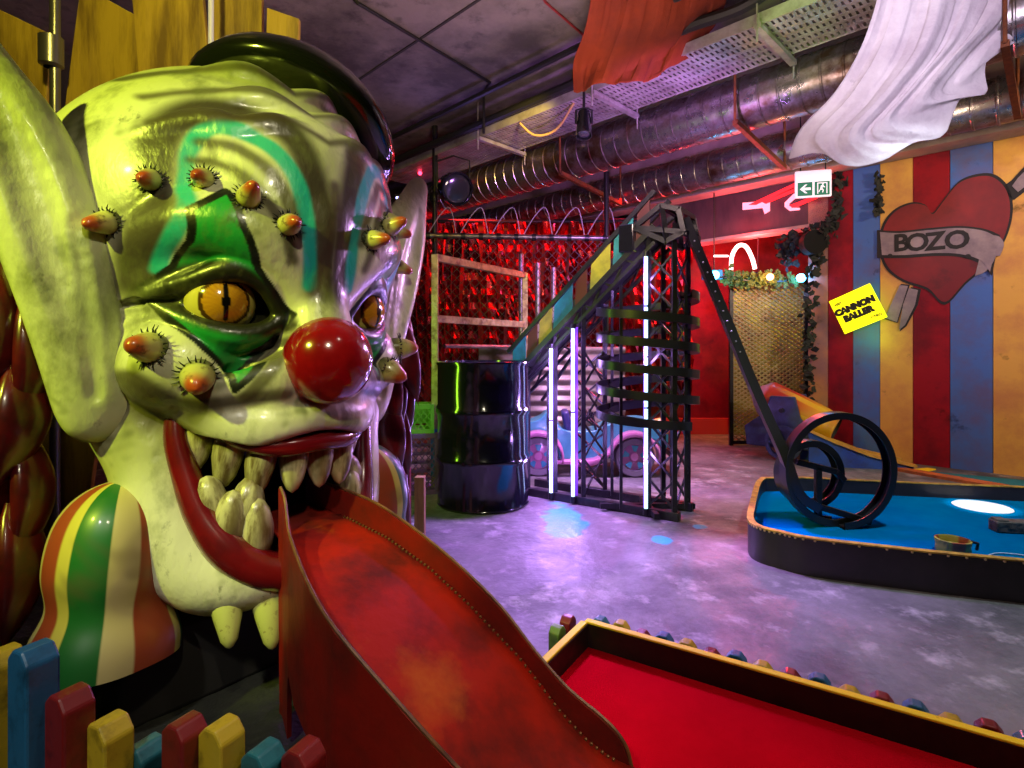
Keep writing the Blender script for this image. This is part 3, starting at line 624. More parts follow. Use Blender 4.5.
# bowler hat tipped to the far side
ax = Vector((.46, .22, .86)).normalized(); q = ax.to_track_quat('Z', 'Y').to_matrix().to_4x4()
HATM = mat('hat_black', (.006, .007, .006), .13, coat=.8, bump=.05, bscale=12)
hat = MB().lathe([(.0, .20), (.14, .19), (.25, .15), (.33, .085), (.375, .02), (.39, -.03), (.375, -.065), (.33, -.085), (.28, -.08), (.1, -.05), (0, -.05)], (0, 0, 0), 48, q).build('hat', HATM, CLOWN, loc=Vector((.30, .52, 1.80)), smooth=60)
# hair: overlapping carved locks
HAIR = mat('hair_red', (.115, .006, .010), .28, 0, (.03, .003, .006), 8, coat=.4)
def lock(a, b, c, ln, w, yaw, tilt):
    rows = []
    for i in range(13):
        t = i/12; ww = w*(math.sin(PI*min(1, t*1.02+.06))**.7)*(1-.25*t); th = ww*.45
        rows.append([Vector((ww*math.cos(k*PI/8), th*math.sin(k*PI/8)-.10*ln*math.sin(t*PI), -ln*t)) for k in range(16)])
    o = MB().grid(rows, True).build('hair_lock', HAIR, CLOWN, loc=hp(a, b, c), smooth=70); o.rotation_euler = (0, tilt, yaw)
rr = random.Random(3)
for sx in (-1, 1):
    for i, (b0, cs) in enumerate(((-.20, (.98, .80, .62)), (-.25, (1.06, .88, .70, .54)), (-.31, (1.16, .96, .78, .60)), (-.38, (1.24, 1.05, .86, .68, .52)), (-.46, (1.30, 1.1, .9, .7)))):
        if sx < 0 and i == 0: continue
        for j, c0 in enumerate(cs):
            a0 = .475+.055*i+.015*(j % 2)
            lock(sx*a0, b0-(.04 if sx < 0 else 0)+rr.uniform(-.02, .02), c0+.05*(i % 2), .36+rr.uniform(-.04, .04), .060 if sx > 0 else .078, -sx*(.6+.12*i)+rr.uniform(-.15, .15), -sx*(.16+rr.uniform(-.06, .10)))
# striped ruff collar
COL = mat('collar_paint', (.6, .5, .3), .4, vcol='paint', coat=.25)
def collar_col(p):
    u = (np.arange(len(p)) % 168)/84.0+.10; u = np.where(u < .6, u+2, u); k = np.searchsorted(np.array([.99, 1.10, 1.18, 1.40, 1.56, 1.74, 1.81, 2.02]), u)
    pal = np.array([[.5, .4, .2], [.30, .05, .02], [.55, .46, .08], [.012, .12, .02], [.52, .43, .18], [.28, .05, .015], [.50, .44, .08], [.010, .10, .02], [.45, .38, .15]])
    col = pal[np.clip(k, 0, 8)]; return over(col, sstep(.1, .9, vnoise(p, 16, 9))*.5, (.10, .07, .03))
for sx, a, b, c in ((-1, .372, -.13, .41), (1, .372, -.13, .41)):
    rows = []
    for i in range(73):
        t = i/72; z = -.22+.42*t; k = (1-max(0, (t-.45)/.55)**2.2)**.5 if t < 1 else 0.02
        wv = 1+.05*math.sin(t*7+1)-.16*math.exp(-((t-.30)/.14)**2)
        rows.append([Vector((math.copysign(abs(math.cos(u))**.75, math.cos(u))*.148*k*wv, math.copysign(abs(math.sin(u))**.8, math.sin(u))*.13*k*wv, z)) for u in (2*PI*n/168 for n in range(168))])
    o = MB().grid(rows, True).build('ruff_collar', COL, CLOWN, loc=hp(sx*a, b, c+.02), smooth=80); paint_obj(o, collar_col); o.rotation_euler = (0, sx*-.10, -sx*.35)
# neck plinth that the sculpture stands on
m = MB(); m.box((0, .42, .12), (.80, .62, .24)); m.build('plinth', mat('plinth_dark', (.015, .014, .012), .6), CLOWN, bevel=.02)
MB().tube([hp(-.10, -.40, .46), hp(.02, -.40, .46)], .008, 10).build('mouth_glow_strip', mat('mouth_glow_strip', (.5, .2, 1), .4, emit=(.35, .15, 1.0), estr=2.0), CLOWN)  # added glowing strip for the violet light in the mouth
# ================================================================== the ball slide out of the mouth
S0 = Vector((-.462, 1.60, 0)); SU = Vector((.845, -.535, 0)); SV = Vector((-.535, -.845, 0))
def sl(s, v, z): return S0+SU*s+SV*v+Vector((0, 0, z))
BED = [(-.20, .485), (0, .465), (.15, .437), (.297, .387), (.43, .32), (.5687, .236), (.6725, .150), (.74, .108), (.79, .092), (.86, .088)]
WID = [(-.2, .17), (0, .205), (.1, .26), (.245, .325), (.39, .37), (.57, .355), (.65, .33), (.8, .31), (.9, .30)]
RTOP = [(-.20, .56), (-.065, .55), (.10, .525), (.263, .468), (.40, .405), (.513, .338), (.60, .265), (.6725, .212), (.72, .188), (.76, .172), (.80, .150), (.825, .122), (.835, .088)]
LTOP = [(-.02, .60), (.01, .575), (.05, .535), (.10, .51), (.245, .462), (.39, .415), (.57, .302), (.65, .232), (.72, .19), (.78, .16), (.82, .12), (.84, .088)]
RBOT = [(-.20, .40), (.2, .34), (.5, .17), (.7, .066), (.86, .066)]
LBOT = [(-.02, .35), (-.015, .03), (.085, .03), (.09, .17), (.10, .19), (.15, .15), (.45, .135), (.60, .07), (.85, .066)]
SLIDE = thing('ball_slide', 'rusty red chute with curved side boards running from clown mouth to red lane', 'slide', tuple(sl(.7, .15, 0)))
RUST = mat('slide_red', (.32, .011, .003), .5, 0, (.085, .008, .005), 4.5, .40, .62, col3=(.42, .085, .006), scale3=3.3, lo3=.55, hi3=.75, bump=.08, spec=.12)
RUSTD = mat('slide_board', (.19, .007, .003), .5, 0, (.05, .008, .005), 6, .4, .7, bump=.08, spec=.25)
def at_slide(o): o.parent = SLIDE; o.matrix_parent_inverse = Matrix.Translation(-SLIDE.location); return o
ss = np.linspace(-.2, .86, 54)
rows = [[sl(s, lerp_tab(WID, s)*k/10-.004+.008*k/10, lerp_tab(BED, s)) for k in range(11)] for s in ss]
at_slide(MB().grid(rows).build('chute_bed', RUST, smooth=60, solid=.010))
def board(top, bot, vf, th):
    s0, s1 = top[0][0], top[-1][0]; xs = sorted(set([round(float(x), 4) for x in np.linspace(s0, s1, 60)]+[t[0] for t in bot if s0 <= t[0] <= s1]))
    m = MB(); rows = []
    for s in xs:
        zt, zb = lerp_tab(top, s), min(lerp_tab(bot, s), lerp_tab(top, s)-.004); v = vf(s)
        rows.append([sl(s, v, zb), sl(s, v, zt), sl(s, v+th, zt), sl(s, v+th, zb)])
    m.grid(rows, True); n = len(rows); m.f += [(0, 1, 2, 3), tuple(4*(n-1)+k for k in (3, 2, 1, 0))]; m.mi += [0, 0]; return m
at_slide(board(RTOP, RBOT, lambda s: -.014, .012).build('side_board', RUSTD, smooth=30))
at_slide(board(LTOP, LBOT, lambda s: lerp_tab(WID, s)+.004, .012).build('side_board', RUSTD, smooth=30))
TRIM = mat('worn_edge', (.17, .07, .02), .5, .2, (.08, .03, .015), 30)
tr = smooth_path([sl(s, -.008, z+.002) for s, z in RTOP], 4); at_slide(MB().tube(tr, .004, 6).build('edge_trim', TRIM))
tr = smooth_path([sl(s, lerp_tab(WID, s)+.010, z+.002) for s, z in LTOP], 4); at_slide(MB().tube(tr, .004, 6).build('edge_trim', TRIM))
m = MB()
for s in np.linspace(-.02, .80, 66):
    m.ball(sl(s, .004, lerp_tab(BED, s)+.007), .0042, 6)
at_slide(m.build('rivet_seam', mat('rivet_bronze', (.20, .09, .03), .4, .6)))
m = MB(); m.box(sl(.1, .12, .20), (.04, .04, .40)); m.box(sl(-.05, .10, .22), (.04, .04, .42)); m.bar(sl(.1, .01, .395), sl(.1, .24, .395), .03, .03); at_slide(m.build('support_post', BLACK))

# ================================================================== the red lane
LO = Vector((.23, 1.69, 0)); LU = Vector((.845, -.535, 0)); LV = Vector((-.535, -.845, 0))
def ln(u, v, z): return LO+LU*u+LV*v+Vector((0, 0, z))
LANE = thing('minigolf_lane', 'red carpeted lane boxed by black boards with yellow painted tops below the slide', 'minigolf lane', tuple(ln(.8, .5, 0)))
def at_lane(o): o.parent = LANE; o.matrix_parent_inverse = Matrix.Translation(-LANE.location); return o
LW, LL = 1.0, 2.3
RED = mat('red_carpet', (.62, .002, .012), 1.0, 0, (.48, .002, .009), 4, .35, .7, bump=.25, bscale=260, spec=0.0)
at_lane(MB().grid([[ln(u, v, .05) for v in np.linspace(0, LW, 5)] for u in np.linspace(0, LL, 9)]).build('carpet', RED, solid=.012))
BOARD = mat('lane_board', (.014, .006, .005), .5, 0, (.007, .004, .004), 20, bump=.1, spec=.3)
YEL = mat('yellow_paint_worn', (.90, .66, .010), .5, 0, (.30, .16, .02), 22, .62, .76)
def lane_wall(p, q, name='side_board'):
    b = MB().bar(p+Vector((0, 0, .06)), q+Vector((0, 0, .06)), .026, .13).build(name, BOARD, smooth=0); at_lane(b)
    t = MB().bar(p+Vector((0, 0, .1285)), q+Vector((0, 0, .1285)), .022, .007).build('yellow_edge', YEL, b, smooth=0, bevel=.002); t.parent = b
lane_wall(ln(-.013, -.013, 0), ln(LL, -.013, 0)); lane_wall(ln(-.013, .0, 0), ln(-.013, LW, 0), 'end_board'); lane_wall(ln(-.013, LW+.013, 0), ln(LL, LW+.013, 0))

# ================================================================== picket fences
PK = {k: mat('picket_'+k, c, .42, 0, tuple(x*.35 for x in c), 28, .5, .72, coat=.2, bump=.06, col3=(.42, .30, .16), scale3=45, lo3=.70, hi3=.76) for k, c in dict(red=(.17, .008, .007), yellow=(.46, .33, .015), blue=(.015, .11, .22), teal=(.012, .12, .14), green=(.12, .22, .03)).items()}
def picket(parent, p, h, w, d, yaw, colour, name='picket'):
    """a stub post with a gabled head and chipped chamfers"""
    m = MB(); x, y = w/2, d/2; c = .012
    poly = [(-x, 0), (x, 0), (x, h-w*.42), (x*.42, h-.004), (-x*.42, h-.004), (-x, h-w*.36)]
    M = Matrix.Rotation(yaw, 3, 'Z'); m.prism(poly, Vector(p)+M@Vector((0, y, 0)), M@Vector((1, 0, 0)), Vector((0, 0, 1)), d)
    return m.build(name, PK[colour], parent, smooth=0, bevel=.004)
FN = thing('picket_fence', 'low fence of chipped colourful pickets in front of the clown, bottom left', 'picket fence', (-.45, .84, 0))
def ctr(px, py, Y): p = P(px, py, Y); return p
for px, py, Y, colr, w in ((2, 640, .90, 'yellow', .055), (34, 636, .86, 'blue', .056), (70, 681, .86, 'red', .056), (109, 709, .87, 'yellow', .058), (146, 732, .90, 'teal', .05), (185, 710, .88, 'red', .052), (222, 713, .88, 'yellow', .054), (264, 737, .88, 'teal', .054), (304, 735, .88, 'red', .054)):
    t = P(px, py+6, Y); picket(FN, (t.x+.45, t.y-.84, 0), t.z, w, .045, -.45, colr)
r = MB().bar((-.56, .10, .15), (.30, .09, .15), .018, .045).build('rail', RAWWOOD, FN, bevel=.003)
LF = thing('picket_edging', 'row of short coloured picket tops standing behind the black lane board', 'picket fence', tuple(ln(.8, -.05, 0)))
cyc = ['teal', 'yellow', 'red', 'blue', 'yellow', 'red', 'blue', 'yellow', 'red', 'blue', 'yellow', 'red', 'blue', 'yellow', 'red', 'teal', 'yellow', 'red']
for i, k in enumerate(cyc):
    p = ln(.015+.066*i, -.058, 0); picket(LF, p-LF.location, .131+.006*math.sin(i*2.3), .052, .034, -.56, k)
for i, (k, h) in enumerate((('red', .15), ('green', .148))):
    p = ln(-.058, .02+.07*i, 0); picket(LF, p-LF.location, h, .05, .034, 1.0, k)
# ================================================================== steel oil drum
DR = thing('oil_drum', 'glossy black steel oil drum standing left of the light tube tower', 'drum', (-.182, 3.52, 0))
R = .284; prof = [(0, .004), (R-.02, .004), (R, .0), (R+.006, .012), (R, .024)]
for z in (.29, .585):
    prof += [(R, z-.032), (R+.010, z-.016), (R+.012, z), (R+.010, z+.016), (R, z+.032)]
prof += [(R, .855), (R+.007, .868), (R+.007, .880), (R-.006, .884), (R-.010, .868), (0, .866)]
MB().lathe(prof, (0, 0, 0), 64).build('drum_body', mat('drum_black', (.006, .006, .012), .13, .0, coat=.7, bump=.03, bscale=8), DR, smooth=50)
for x, y, r in ((-.17, .05, .032), (.16, -.08, .018)): MB().lathe([(0, .880), (r*.8, .880), (r, .874), (r, .864)], (x, y, 0), 20).build('bung_cap', BLACK, DR)

# ================================================================== ball lift tower with light tubes
TA, TB = Vector((.112, 3.68, 0)), Vector((.914, 3.12, 0)); TD = (TB-TA).normalized(); TN = Vector((-TD.y, TD.x, 0))
if TN.y < 0: TN = -TN
def tw(s, n, z): return TA+TD*s+TN*n+Vector((0, 0, z))
TW = thing('ball_run_tower', 'black truss tower with coloured lift ramp, spiral ball track and lit tubes', 'ball run', tuple(tw(.5, .11, 0)))
def attw(o): return at(o, TW)
TL = (TB-TA).length; DEP = .24
def bars(lst, w=.022, name='truss'):
    m = MB()
    for p, q in lst: m.bar(p, q, w, w)
    return attw(m.build(name, BLACK, smooth=0))
for n in (0, DEP): attw(MB().bar(tw(-.10, n, .025), tw(TL+.02, n, .025), .045, .05).build('base_beam', BLACK, smooth=0, bevel=.004))
rampz = lambda s: .865+(s+.13)*.90
for s in (.20, .40, .43, TL-.16, TL-.01):
    for n in (0, DEP):
        if s == .40 and n: continue
        if s == .43 and not n: continue
        attw(MB().bar(tw(s, n, .05), tw(s, n, min(rampz(s)-.12, 1.66)), .026, .026).build('post', BLACK, smooth=0))
def lattice(p0, p1, z0, z1, n):
    o = []
    for i in range(n):
        a, b = z0+(z1-z0)*i/n, z0+(z1-z0)*(i+1)/n; U = Vector((0, 0, 1))
        o += [(p0+U*a, p1+U*b), (p1+U*a, p0+U*b)]
    return o
bars(lattice(tw(TL-.16, 0, 0), tw(TL-.01, 0, 0), .06, 1.5, 9), .012)
bars(lattice(tw(TL-.01, 0, 0), tw(TL-.01, DEP, 0), .06, 1.5, 8), .012)
bars(lattice(tw(.20, DEP, 0), tw(.43, DEP, 0), .06, .95, 5), .012)
bars(lattice(tw(.40, 0, 0), tw(.43, DEP, 0), .06, .95, 4), .010)
bars([(tw(-.02, 0, .75), tw(.20, 0, .93)), (tw(-.05, DEP, .60), tw(.20, DEP, .92)), (tw(.0, 0, .05), tw(.0, 0, .75)), (tw(0, DEP, .05), tw(0, DEP, .78))], .018)
# ramp stringers, upper rail and coloured panels
for n in (-.01, DEP):
    for dz, w in ((0.10, .026), (-.10, .034), (-.19, .02)):
        attw(MB().bar(tw(-.16, n, rampz(-.16)+dz), tw(.86, n, rampz(.86)+dz), w, w).build('ramp_stringer', BLACK, smooth=0))
for n in (0, DEP): bars(sum([[(tw(s, n, rampz(s)-.19), tw(s+.07, n, rampz(s+.07)-.10)), (tw(s+.07, n, rampz(s+.07)-.10), tw(s+.14, n, rampz(s+.14)-.19))] for s in np.arange(-.10, .72, .14)], []), .012)
PT = mat('panel_teal', (.02, .26, .33), .45, 0, (.02, .13, .18), 12); PY = mat('panel_yellow', (.50, .44, .05), .45, 0, (.26, .24, .05), 12); PR = mat('panel_maroon', (.10, .01, .02), .5)
for i, (s0, s1, mm) in enumerate(((-.13, -.02, PT), (-.01, .07, PR), (.08, .18, PY), (.19, .33, PT), (.345, .43, PR), (.45, .585, PY), (.60, .73, PT), (.745, .83, PR))):
    m = MB(); pts = [tw(s0, -.012, rampz(s0)-.09), tw(s1, -.012, rampz(s1)-.09), tw(s1, -.012, rampz(s1)+.085), tw(s0+.01, -.012, rampz(s0)+.085)]
    m.add(pts+[p+TN*.006 for p in pts], [(0, 1, 2, 3), (7, 6, 5, 4), (0, 4, 5, 1), (1, 5, 6, 2), (2, 6, 7, 3), (3, 7, 4, 0)]); attw(m.build('ramp_panel', mm, smooth=0))
rows = [[tw(s, .01, rampz(s)-.10), tw(s, DEP-.01, rampz(s)-.10)] for s in np.linspace(-.16, .86, 3)]; attw(MB().grid(rows).build('ramp_belt', mat('belt_black', (.02, .02, .022), .6), smooth=0, solid=.012))
# head frame at the top of the ramp
TOP = [tw(.74, -.02, 1.66), tw(.90, -.02, 1.765), tw(1.0, -.02, 1.73), tw(1.03, -.02, 1.60), tw(.93, -.02, 1.56)]
TOP2 = [p+TN*(DEP+.02) for p in TOP]
bars([(T[i], T[(i+1) % 5]) for T in (TOP, TOP2) for i in range(5)]+list(zip(TOP, TOP2))+[(TOP[1], TOP[4]), (TOP[0], TOP[3]), (TOP2[1], TOP2[4])], .028, 'head_frame')
pl = MB(); pl.add([TOP[1], TOP2[1], TOP2[2], TOP[2]]+[p+Vector((0, 0, .012)) for p in (TOP[1], TOP2[1], TOP2[2], TOP[2])], [(0, 1, 2, 3), (7, 6, 5, 4), (0, 4, 5, 1), (1, 5, 6, 2), (2, 6, 7, 3), (3, 7, 4, 0)]); attw(pl.build('head_plate', BLACK, smooth=0))
attw(MB().box(tw(.70, -.02, 1.60), (.09, .06, .16), Matrix.Rotation(-.6, 3, 'Z').to_4x4()).build('motor_box', GLOSSBLACK, smooth=0, bevel=.006))
# light tubes
TUBE = mat('white_light_tube', (.8, .9, 1), .3, emit=(.40, .80, 1.0), estr=2.2); TSH = mat('violet_tube_sleeve', (.10, .03, .30), .4, emit=(.30, .06, .9), estr=.55)
for px, y0, y1, n in ((551, 347, 497, -.03), (573, 327, 499, -.03), (646, 255, 510, -.025)):
    k = (px-512)/FOC; pl0 = TA+TN*n; s = (k*pl0.y-pl0.x)/(TD.x-k*TD.y); p = tw(s, n, 0); z0, z1 = CAM_Z+(350-y1)/FOC*p.y, CAM_Z+(350-y0)/FOC*p.y; z0 = max(z0, .04)
    for f in (.2, .6, .9): point('tube_glow', tw(s, n-.05, z0+(z1-z0)*f), (.55, .28, 1.0), 5.5, .03)
    segs = 2 if px < 600 else 5
    t = MB().bar(tw(s, n+.018, z0), tw(s, n+.018, z1), .042, .012).build('tube_backing', TSH, smooth=0); attw(t)
    m = MB()
    for i in range(segs):
        a, b = z0+(z1-z0)*i/segs+.006, z0+(z1-z0)*(i+1)/segs-.006; m.tube([tw(s, n, a), tw(s, n, b)], .0105, 12)
    attw(m.build('light_tube', TUBE))
    for za, zb in ((z0-.03, z0+.01), (z1-.01, z1+.02)): attw(MB().lathe([(.0, za), (.018, za), (.018, zb), (0, zb)], tw(s, n, 0), 12).build('tube_socket', BLACK))
# spiral track: five turns of a shallow channel
sc = tw(.772, .10, 0); SRX = .29
TRK = mat('track_black', (.03, .028, .034), .3, .3)
for turn in range(5):
    rows = []
    for i in range(49):
        t = i/48; ang = -PI*.25+2*PI*t; z = 1.26-.150*(turn+t)
        def rp(r, dz): return Vector((sc.x+math.cos(ang)*r*1.0, sc.y+math.sin(ang)*r*.78, z+dz))
        rows.append([rp(SRX-.065, .030), rp(SRX-.06, .0), rp(SRX, 0), rp(SRX+.005, .036), rp(SRX+.012, .036), rp(SRX+.012, -.012), rp(SRX-.070, -.012), rp(SRX-.072, .03)])
    attw(MB().grid(rows, False).build('spiral_track', TRK, smooth=40))
for k in range(4):
    an = PI*(.25+.5*k); x, y = sc.x+math.cos(an)*(SRX-.03), sc.y+math.sin(an)*(SRX-.03)*.78; attw(MB().bar((x, y, .05), (x, y, 1.32), .016, .016).build('spiral_post', BLACK, smooth=0))
m = MB(); m.bar(tw(.772, .10, .03)-Vector((.28, 0, 0)), tw(.772, .10, .03)+Vector((.28, 0, 0)), .03, .03); m.bar(tw(.772, .10, .03)-Vector((0, .22, 0)), tw(.772, .10, .03)+Vector((0, .22, 0)), .03, .03); attw(m.build('spiral_foot', BLACK, smooth=0))
# long chute down to the loops
RC0 = Vector((1.62, 2.76, .42)); RR1 = .285
c0, c1 = tw(1.0, .05, 1.68), Vector((1.335, 2.77, .40))
path = smooth_path([c0, c0.lerp(c1, .25), c0.lerp(c1, .5), c0.lerp(c1, .75), c1-Vector((.01, 0, -.05)), Vector((1.40, 2.765, .245)), Vector((1.50, 2.76, .165))], 6)
def channel(path, w, h, name, m, up=(0, 0, 1)):
    rows = []; N = len(path)
    for i in range(N):
        T = (Vector(path[min(i+1, N-1)])-Vector(path[max(i-1, 0)])).normalized(); sd = Vector((0.15, 1, 0)); sd = (sd-T*sd.dot(T)).normalized(); u = T.cross(sd); u = -u if u.dot(Vector(up) if not callable(up) else up(i)) < 0 else u; p = Vector(path[i])
        rows.append([p+sd*(-w/2)+u*h, p+sd*(-w/2), p+sd*(w/2), p+sd*(w/2)+u*h, p+sd*(w/2+.008)+u*h, p+sd*(w/2+.008)-u*.01, p-sd*(w/2+.008)-u*.01, p-sd*(w/2+.008)+u*h])
    return MB().grid(rows, True).build(name, m, smooth=35)
attw(channel(path, .045, .035, 'drop_chute', TRK, (.6, 0, .8)))
m = MB()
for i in range(12): p = Vector(path[3+i]) if 3+i < len(path) else Vector(path[-1]); m.ball(p+Vector((0, -.034, .012)), .005, 8)
attw(m.build('bolt_row', mat('bolt_steel', (.5, .5, .5), .3, .8)))
def loop(cx, cy, cz, r, dy, name):
    rows = []
    for i in range(73):
        a = 2*PI*i/72-PI*.5; yy = cy+dy*i/72
        def q(rr, o): return Vector((cx+math.cos(a)*rr, yy+o+math.cos(a)*rr*.10, cz+math.sin(a)*rr))
        rows.append([q(r-.030, -.034), q(r-.030, -.028), q(r-.006, -.028), q(r-.006, .028), q(r-.030, .028), q(r-.030, .034), q(r+.004, .034), q(r+.004, -.034)])
    attw(MB().grid(rows, True).build(name, TRK, smooth=40))
loop(1.618, 2.755, .362, .280, .05, 'big_loop')
loop(1.535, 2.88, .318, .168, .03, 'small_loop')
for p, q in (((1.42, 2.80, .395), (1.62, 2.80, .345)), ((1.62, 2.80, .345), (1.66, 2.80, .30)), ((1.53, 2.80, .37), (1.53, 2.80, .10)), ((1.40, 2.80, .21), (1.78, 2.78, .10))):
    attw(MB().bar(p, q, .030, .030).build('loop_brace', BLACK, smooth=0, bevel=.004))
# ================================================================== blue putting green
KT, CZ = .156, .078
def gk(px, py): p = G(px, py, KT); return (p.x, p.y)
g_out = [gk(1024, 562), gk(930, 553), gk(815, 540), gk(780, 533), gk(757, 527), gk(748, 519), gk(750, 505), gk(756, 484), gk(762, 478), gk(800, 477.5)]
far = [(2.355, 3.375), (4.2, 3.02), (4.2, 1.35)]
cont = [tuple(p) for p in smooth_path(g_out[1:9], 5)]
outline = [g_out[0]]+cont+[g_out[9]]+far
BT = thing('putting_green', 'blue carpeted putting green with black kerb and tacked gold edging, right side', 'putting green', (2.4, 2.7, 0))
atb_ = lambda o: at(o, BT)
def inset(poly, d):
    n = len(poly); out = []; ar = sum(poly[i][0]*poly[(i+1) % n][1]-poly[(i+1) % n][0]*poly[i][1] for i in range(n)); sg = 1 if ar > 0 else -1
    for i in range(n):
        a, b, c = (Vector(poly[(i+k) % n]) for k in (-1, 0, 1)); e1, e2 = (b-a).normalized(), (c-b).normalized(); n1, n2 = Vector((-e1.y, e1.x))*sg, Vector((-e2.y, e2.x))*sg
        v = (n1+n2); v = v/max(.3, v.dot(n1)); out.append(tuple(b+v*d))
    return out
inner = inset(outline, .022)
def wallring(o, i, z0, z1):
    n = len(o); m = MB(); m.add([(x, y, z0) for x, y in o]+[(x, y, z1) for x, y in o]+[(x, y, z1) for x, y in i]+[(x, y, z0) for x, y in i], [(k+a*n, (k+1) % n+a*n, (k+1) % n+((a+1) % 4)*n, k+((a+1) % 4)*n) for k in range(n) for a in range(4)]); return m
atb_(wallring(outline, inner, 0, KT).build('kerb', mat('kerb_black', (.022, .014, .020), .45, 0, (.012, .008, .012), 14, coat=.1), smooth=30))
GOLD = mat('gold_edging', (.55, .33, .04), .5, .1, (.20, .11, .02), 26)
atb_(wallring(inset(outline, -.004), inset(outline, .026), KT, KT+.006).build('gold_edging', GOLD, smooth=30))
BLUEC = mat('blue_carpet', (.0, .17, .40), 1.0, 0, (.0, .12, .33), 3, bump=.2, bscale=260, spec=0.0)
m = MB(); n = len(inner); m.add([(x, y, CZ) for x, y in inner]+[(x, y, .004) for x, y in inner], [tuple(range(n)), tuple(range(2*n-1, n-1, -1))]+[(k, (k+1) % n, n+(k+1) % n, n+k) for k in range(n)]); atb_(m.build('carpet', BLUEC, smooth=0))
m = MB(); L = 0
for (x0, y0), (x1, y1) in zip(outline[:len(cont)+1], outline[1:len(cont)+2]):
    d = math.hypot(x1-x0, y1-y0); k = max(1, int(d/.05))
    for i in range(k): t = i/k; m.ball((x0+(x1-x0)*t, y0+(y1-y0)*t, KT-.004), .006, 6)
atb_(m.build('tack_row', mat('tack_brass', (.7, .5, .2), .3, .7)))
p = G(982, 507, CZ); o = MB().lathe([(0, .006), (.130, .006), (.135, .003), (.135, 0), (0, 0)], (0, 0, 0), 48).build('light_pool_disc', mat('disc_white', (.85, .87, .9), .5), loc=(p.x, p.y, CZ+.0005)); tag(o, 'round flat white disc standing for a pool of light on the blue carpet', 'light pool disc')  # white disc stands in for a spotlight pool on the carpet
spot('disc_spot', (p.x-.55, p.y-.6, 2.45), p, (1, 1, 1), 240, 8, 0.2, 0.02)  # added narrow beam, from no fixture, that whitens the disc
# props on the green
TIN = thing('painted_tin', 'small dented round tin painted red, yellow and green near the gold edging', 'tin', tuple(G(953, 552, CZ)))
def tinc(p):
    a = np.arctan2(p[:, 1], p[:, 0]); col = np.tile(np.array([.45, .38, .06]), (len(p), 1)); col = over(col, (p[:, 2] < .028)*1.0, (.18, .30, .04)); col = over(col, (np.sin(a*3+1) > .5)*(p[:, 2] > .02)*1.0, (.35, .07, .02)); return over(col, sstep(.2, .9, vnoise(p, 60, 4))*.8, (.03, .03, .03))
o = MB().lathe([(0, .002), (.060, .002), (.064, .006), (.062, .03), (.066, .05), (.066, .056), (.060, .058), (.056, .05), (.054, .03), (0, .028)], (0, 0, 0), 40).build('tin_body', mat('tin_paint', (.5, .4, .1), .4, vcol='paint'), TIN); paint_obj(o, tinc)
MB().tube([(.05, -.035, .056), (.075, -.04, .05), (.078, -.03, .02)], .006, 6).build('bent_lid', BLACK, TIN)
p = G(1016, 532, CZ); o = MB(); o.box((0, 0, .028), (.20, .07, .055)); o.box((-.07, 0, .058), (.05, .06, .012)); o = o.build('stone_block', mat('block_grey', (.16, .13, .11), .8, 0, (.05, .04, .04), 30, bump=.5), loc=p, bevel=.006); o.rotation_euler = (0, 0, -.15); tag(o, 'rough grey block on the blue carpet at the right edge', 'block')
o = MB().tube(smooth_path([G(990, 559, CZ)+Vector((0, .02, .004)), G(1000, 554, CZ)+Vector((0, 0, .004)), G(1030, 557, CZ)+Vector((0, 0, .004))], 6), .003, 6).build('white_string', mat('string_white', (.7, .75, .85), .6)); tag(o, 'thin white string on the blue carpet by the gold edging', 'string')
# painted strips of the next lane behind the green
TEALC = mat('teal_carpet', (.0, .16, .20), .9, 0, (0, .10, .14), 5); ORG = mat('orange_edge', (.50, .12, .02), .6, 0, (.25, .06, .02), 20)
NL = thing('neighbour_lane', 'low teal lane with orange edging between the blue green and the striped wall', 'minigolf lane', tuple(G(960, 478)))
def strip(pts, h, name, m): 
    q = [G(x, y) for x, y in pts]; n = len(q); at(MB().add([(v.x, v.y, .0) for v in q]+[(v.x, v.y, h) for v in q], [tuple(range(n)), tuple(range(2*n-1, n-1, -1))]+[(k, (k+1) % n, n+(k+1) % n, n+k) for k in range(n)]).build(name, m, smooth=0), NL)
strip([(932, 473), (1060, 485), (1060, 489), (990, 486)], .012, 'teal_carpet', TEALC)
strip([(890, 470), (900, 469.4), (1010, 488), (995, 489)], .022, 'orange_edge', ORG)
strip([(912, 470), (928, 468.6), (936, 470), (926, 472)], .008, 'yellow_patch', YEL)

# ================================================================== cannon and its ramp by the cage
CN = thing('circus_cannon', 'small circus cannon with red and yellow barrel on a blue carriage before the cage', 'cannon', tuple(G(790, 450)))
rear, muz = P(765, 398, 5.15), P(836, 429, 4.78); d = (muz-rear); Lc = d.length; d.normalize(); q = d.to_track_quat('Z', 'Y').to_matrix().to_4x4()
def bar_col(p):
    z = p@np.array(d); ang = np.arctan2(p@np.array(q.to_3x3()@Vector((0, 1, 0))), p@np.array(q.to_3x3()@Vector((1, 0, 0))))
    col = np.tile(np.array([.75, .40, .03]), (len(p), 1)); fl = z < (.17+.16*np.abs(np.sin(ang*3)))
    col = np.where(fl[:, None], np.array([.50, .03, .012]), col); col = over(col, (z < .03)*1.0, (.22, .24, .45)); return over(col, sstep(.3, .9, vnoise(p, 20, 2))*.4, (.25, .10, .04))
o = MB().lathe([(0, -.10), (.05, -.10), (.10, -.06), (.155, 0), (.172, .03), (.168, .06), (.160, .25), (.140, .5), (.125, Lc-.05), (.135, Lc-.03), (.135, Lc), (.108, Lc+.003)], (0, 0, 0), 64, q).build('barrel', mat('cannon_paint', (.6, .3, .05), .4, vcol='paint', coat=.3), CN); at(o, CN); o.parent = CN; o.matrix_parent_inverse = Matrix(); o.location = rear-CN.location; 
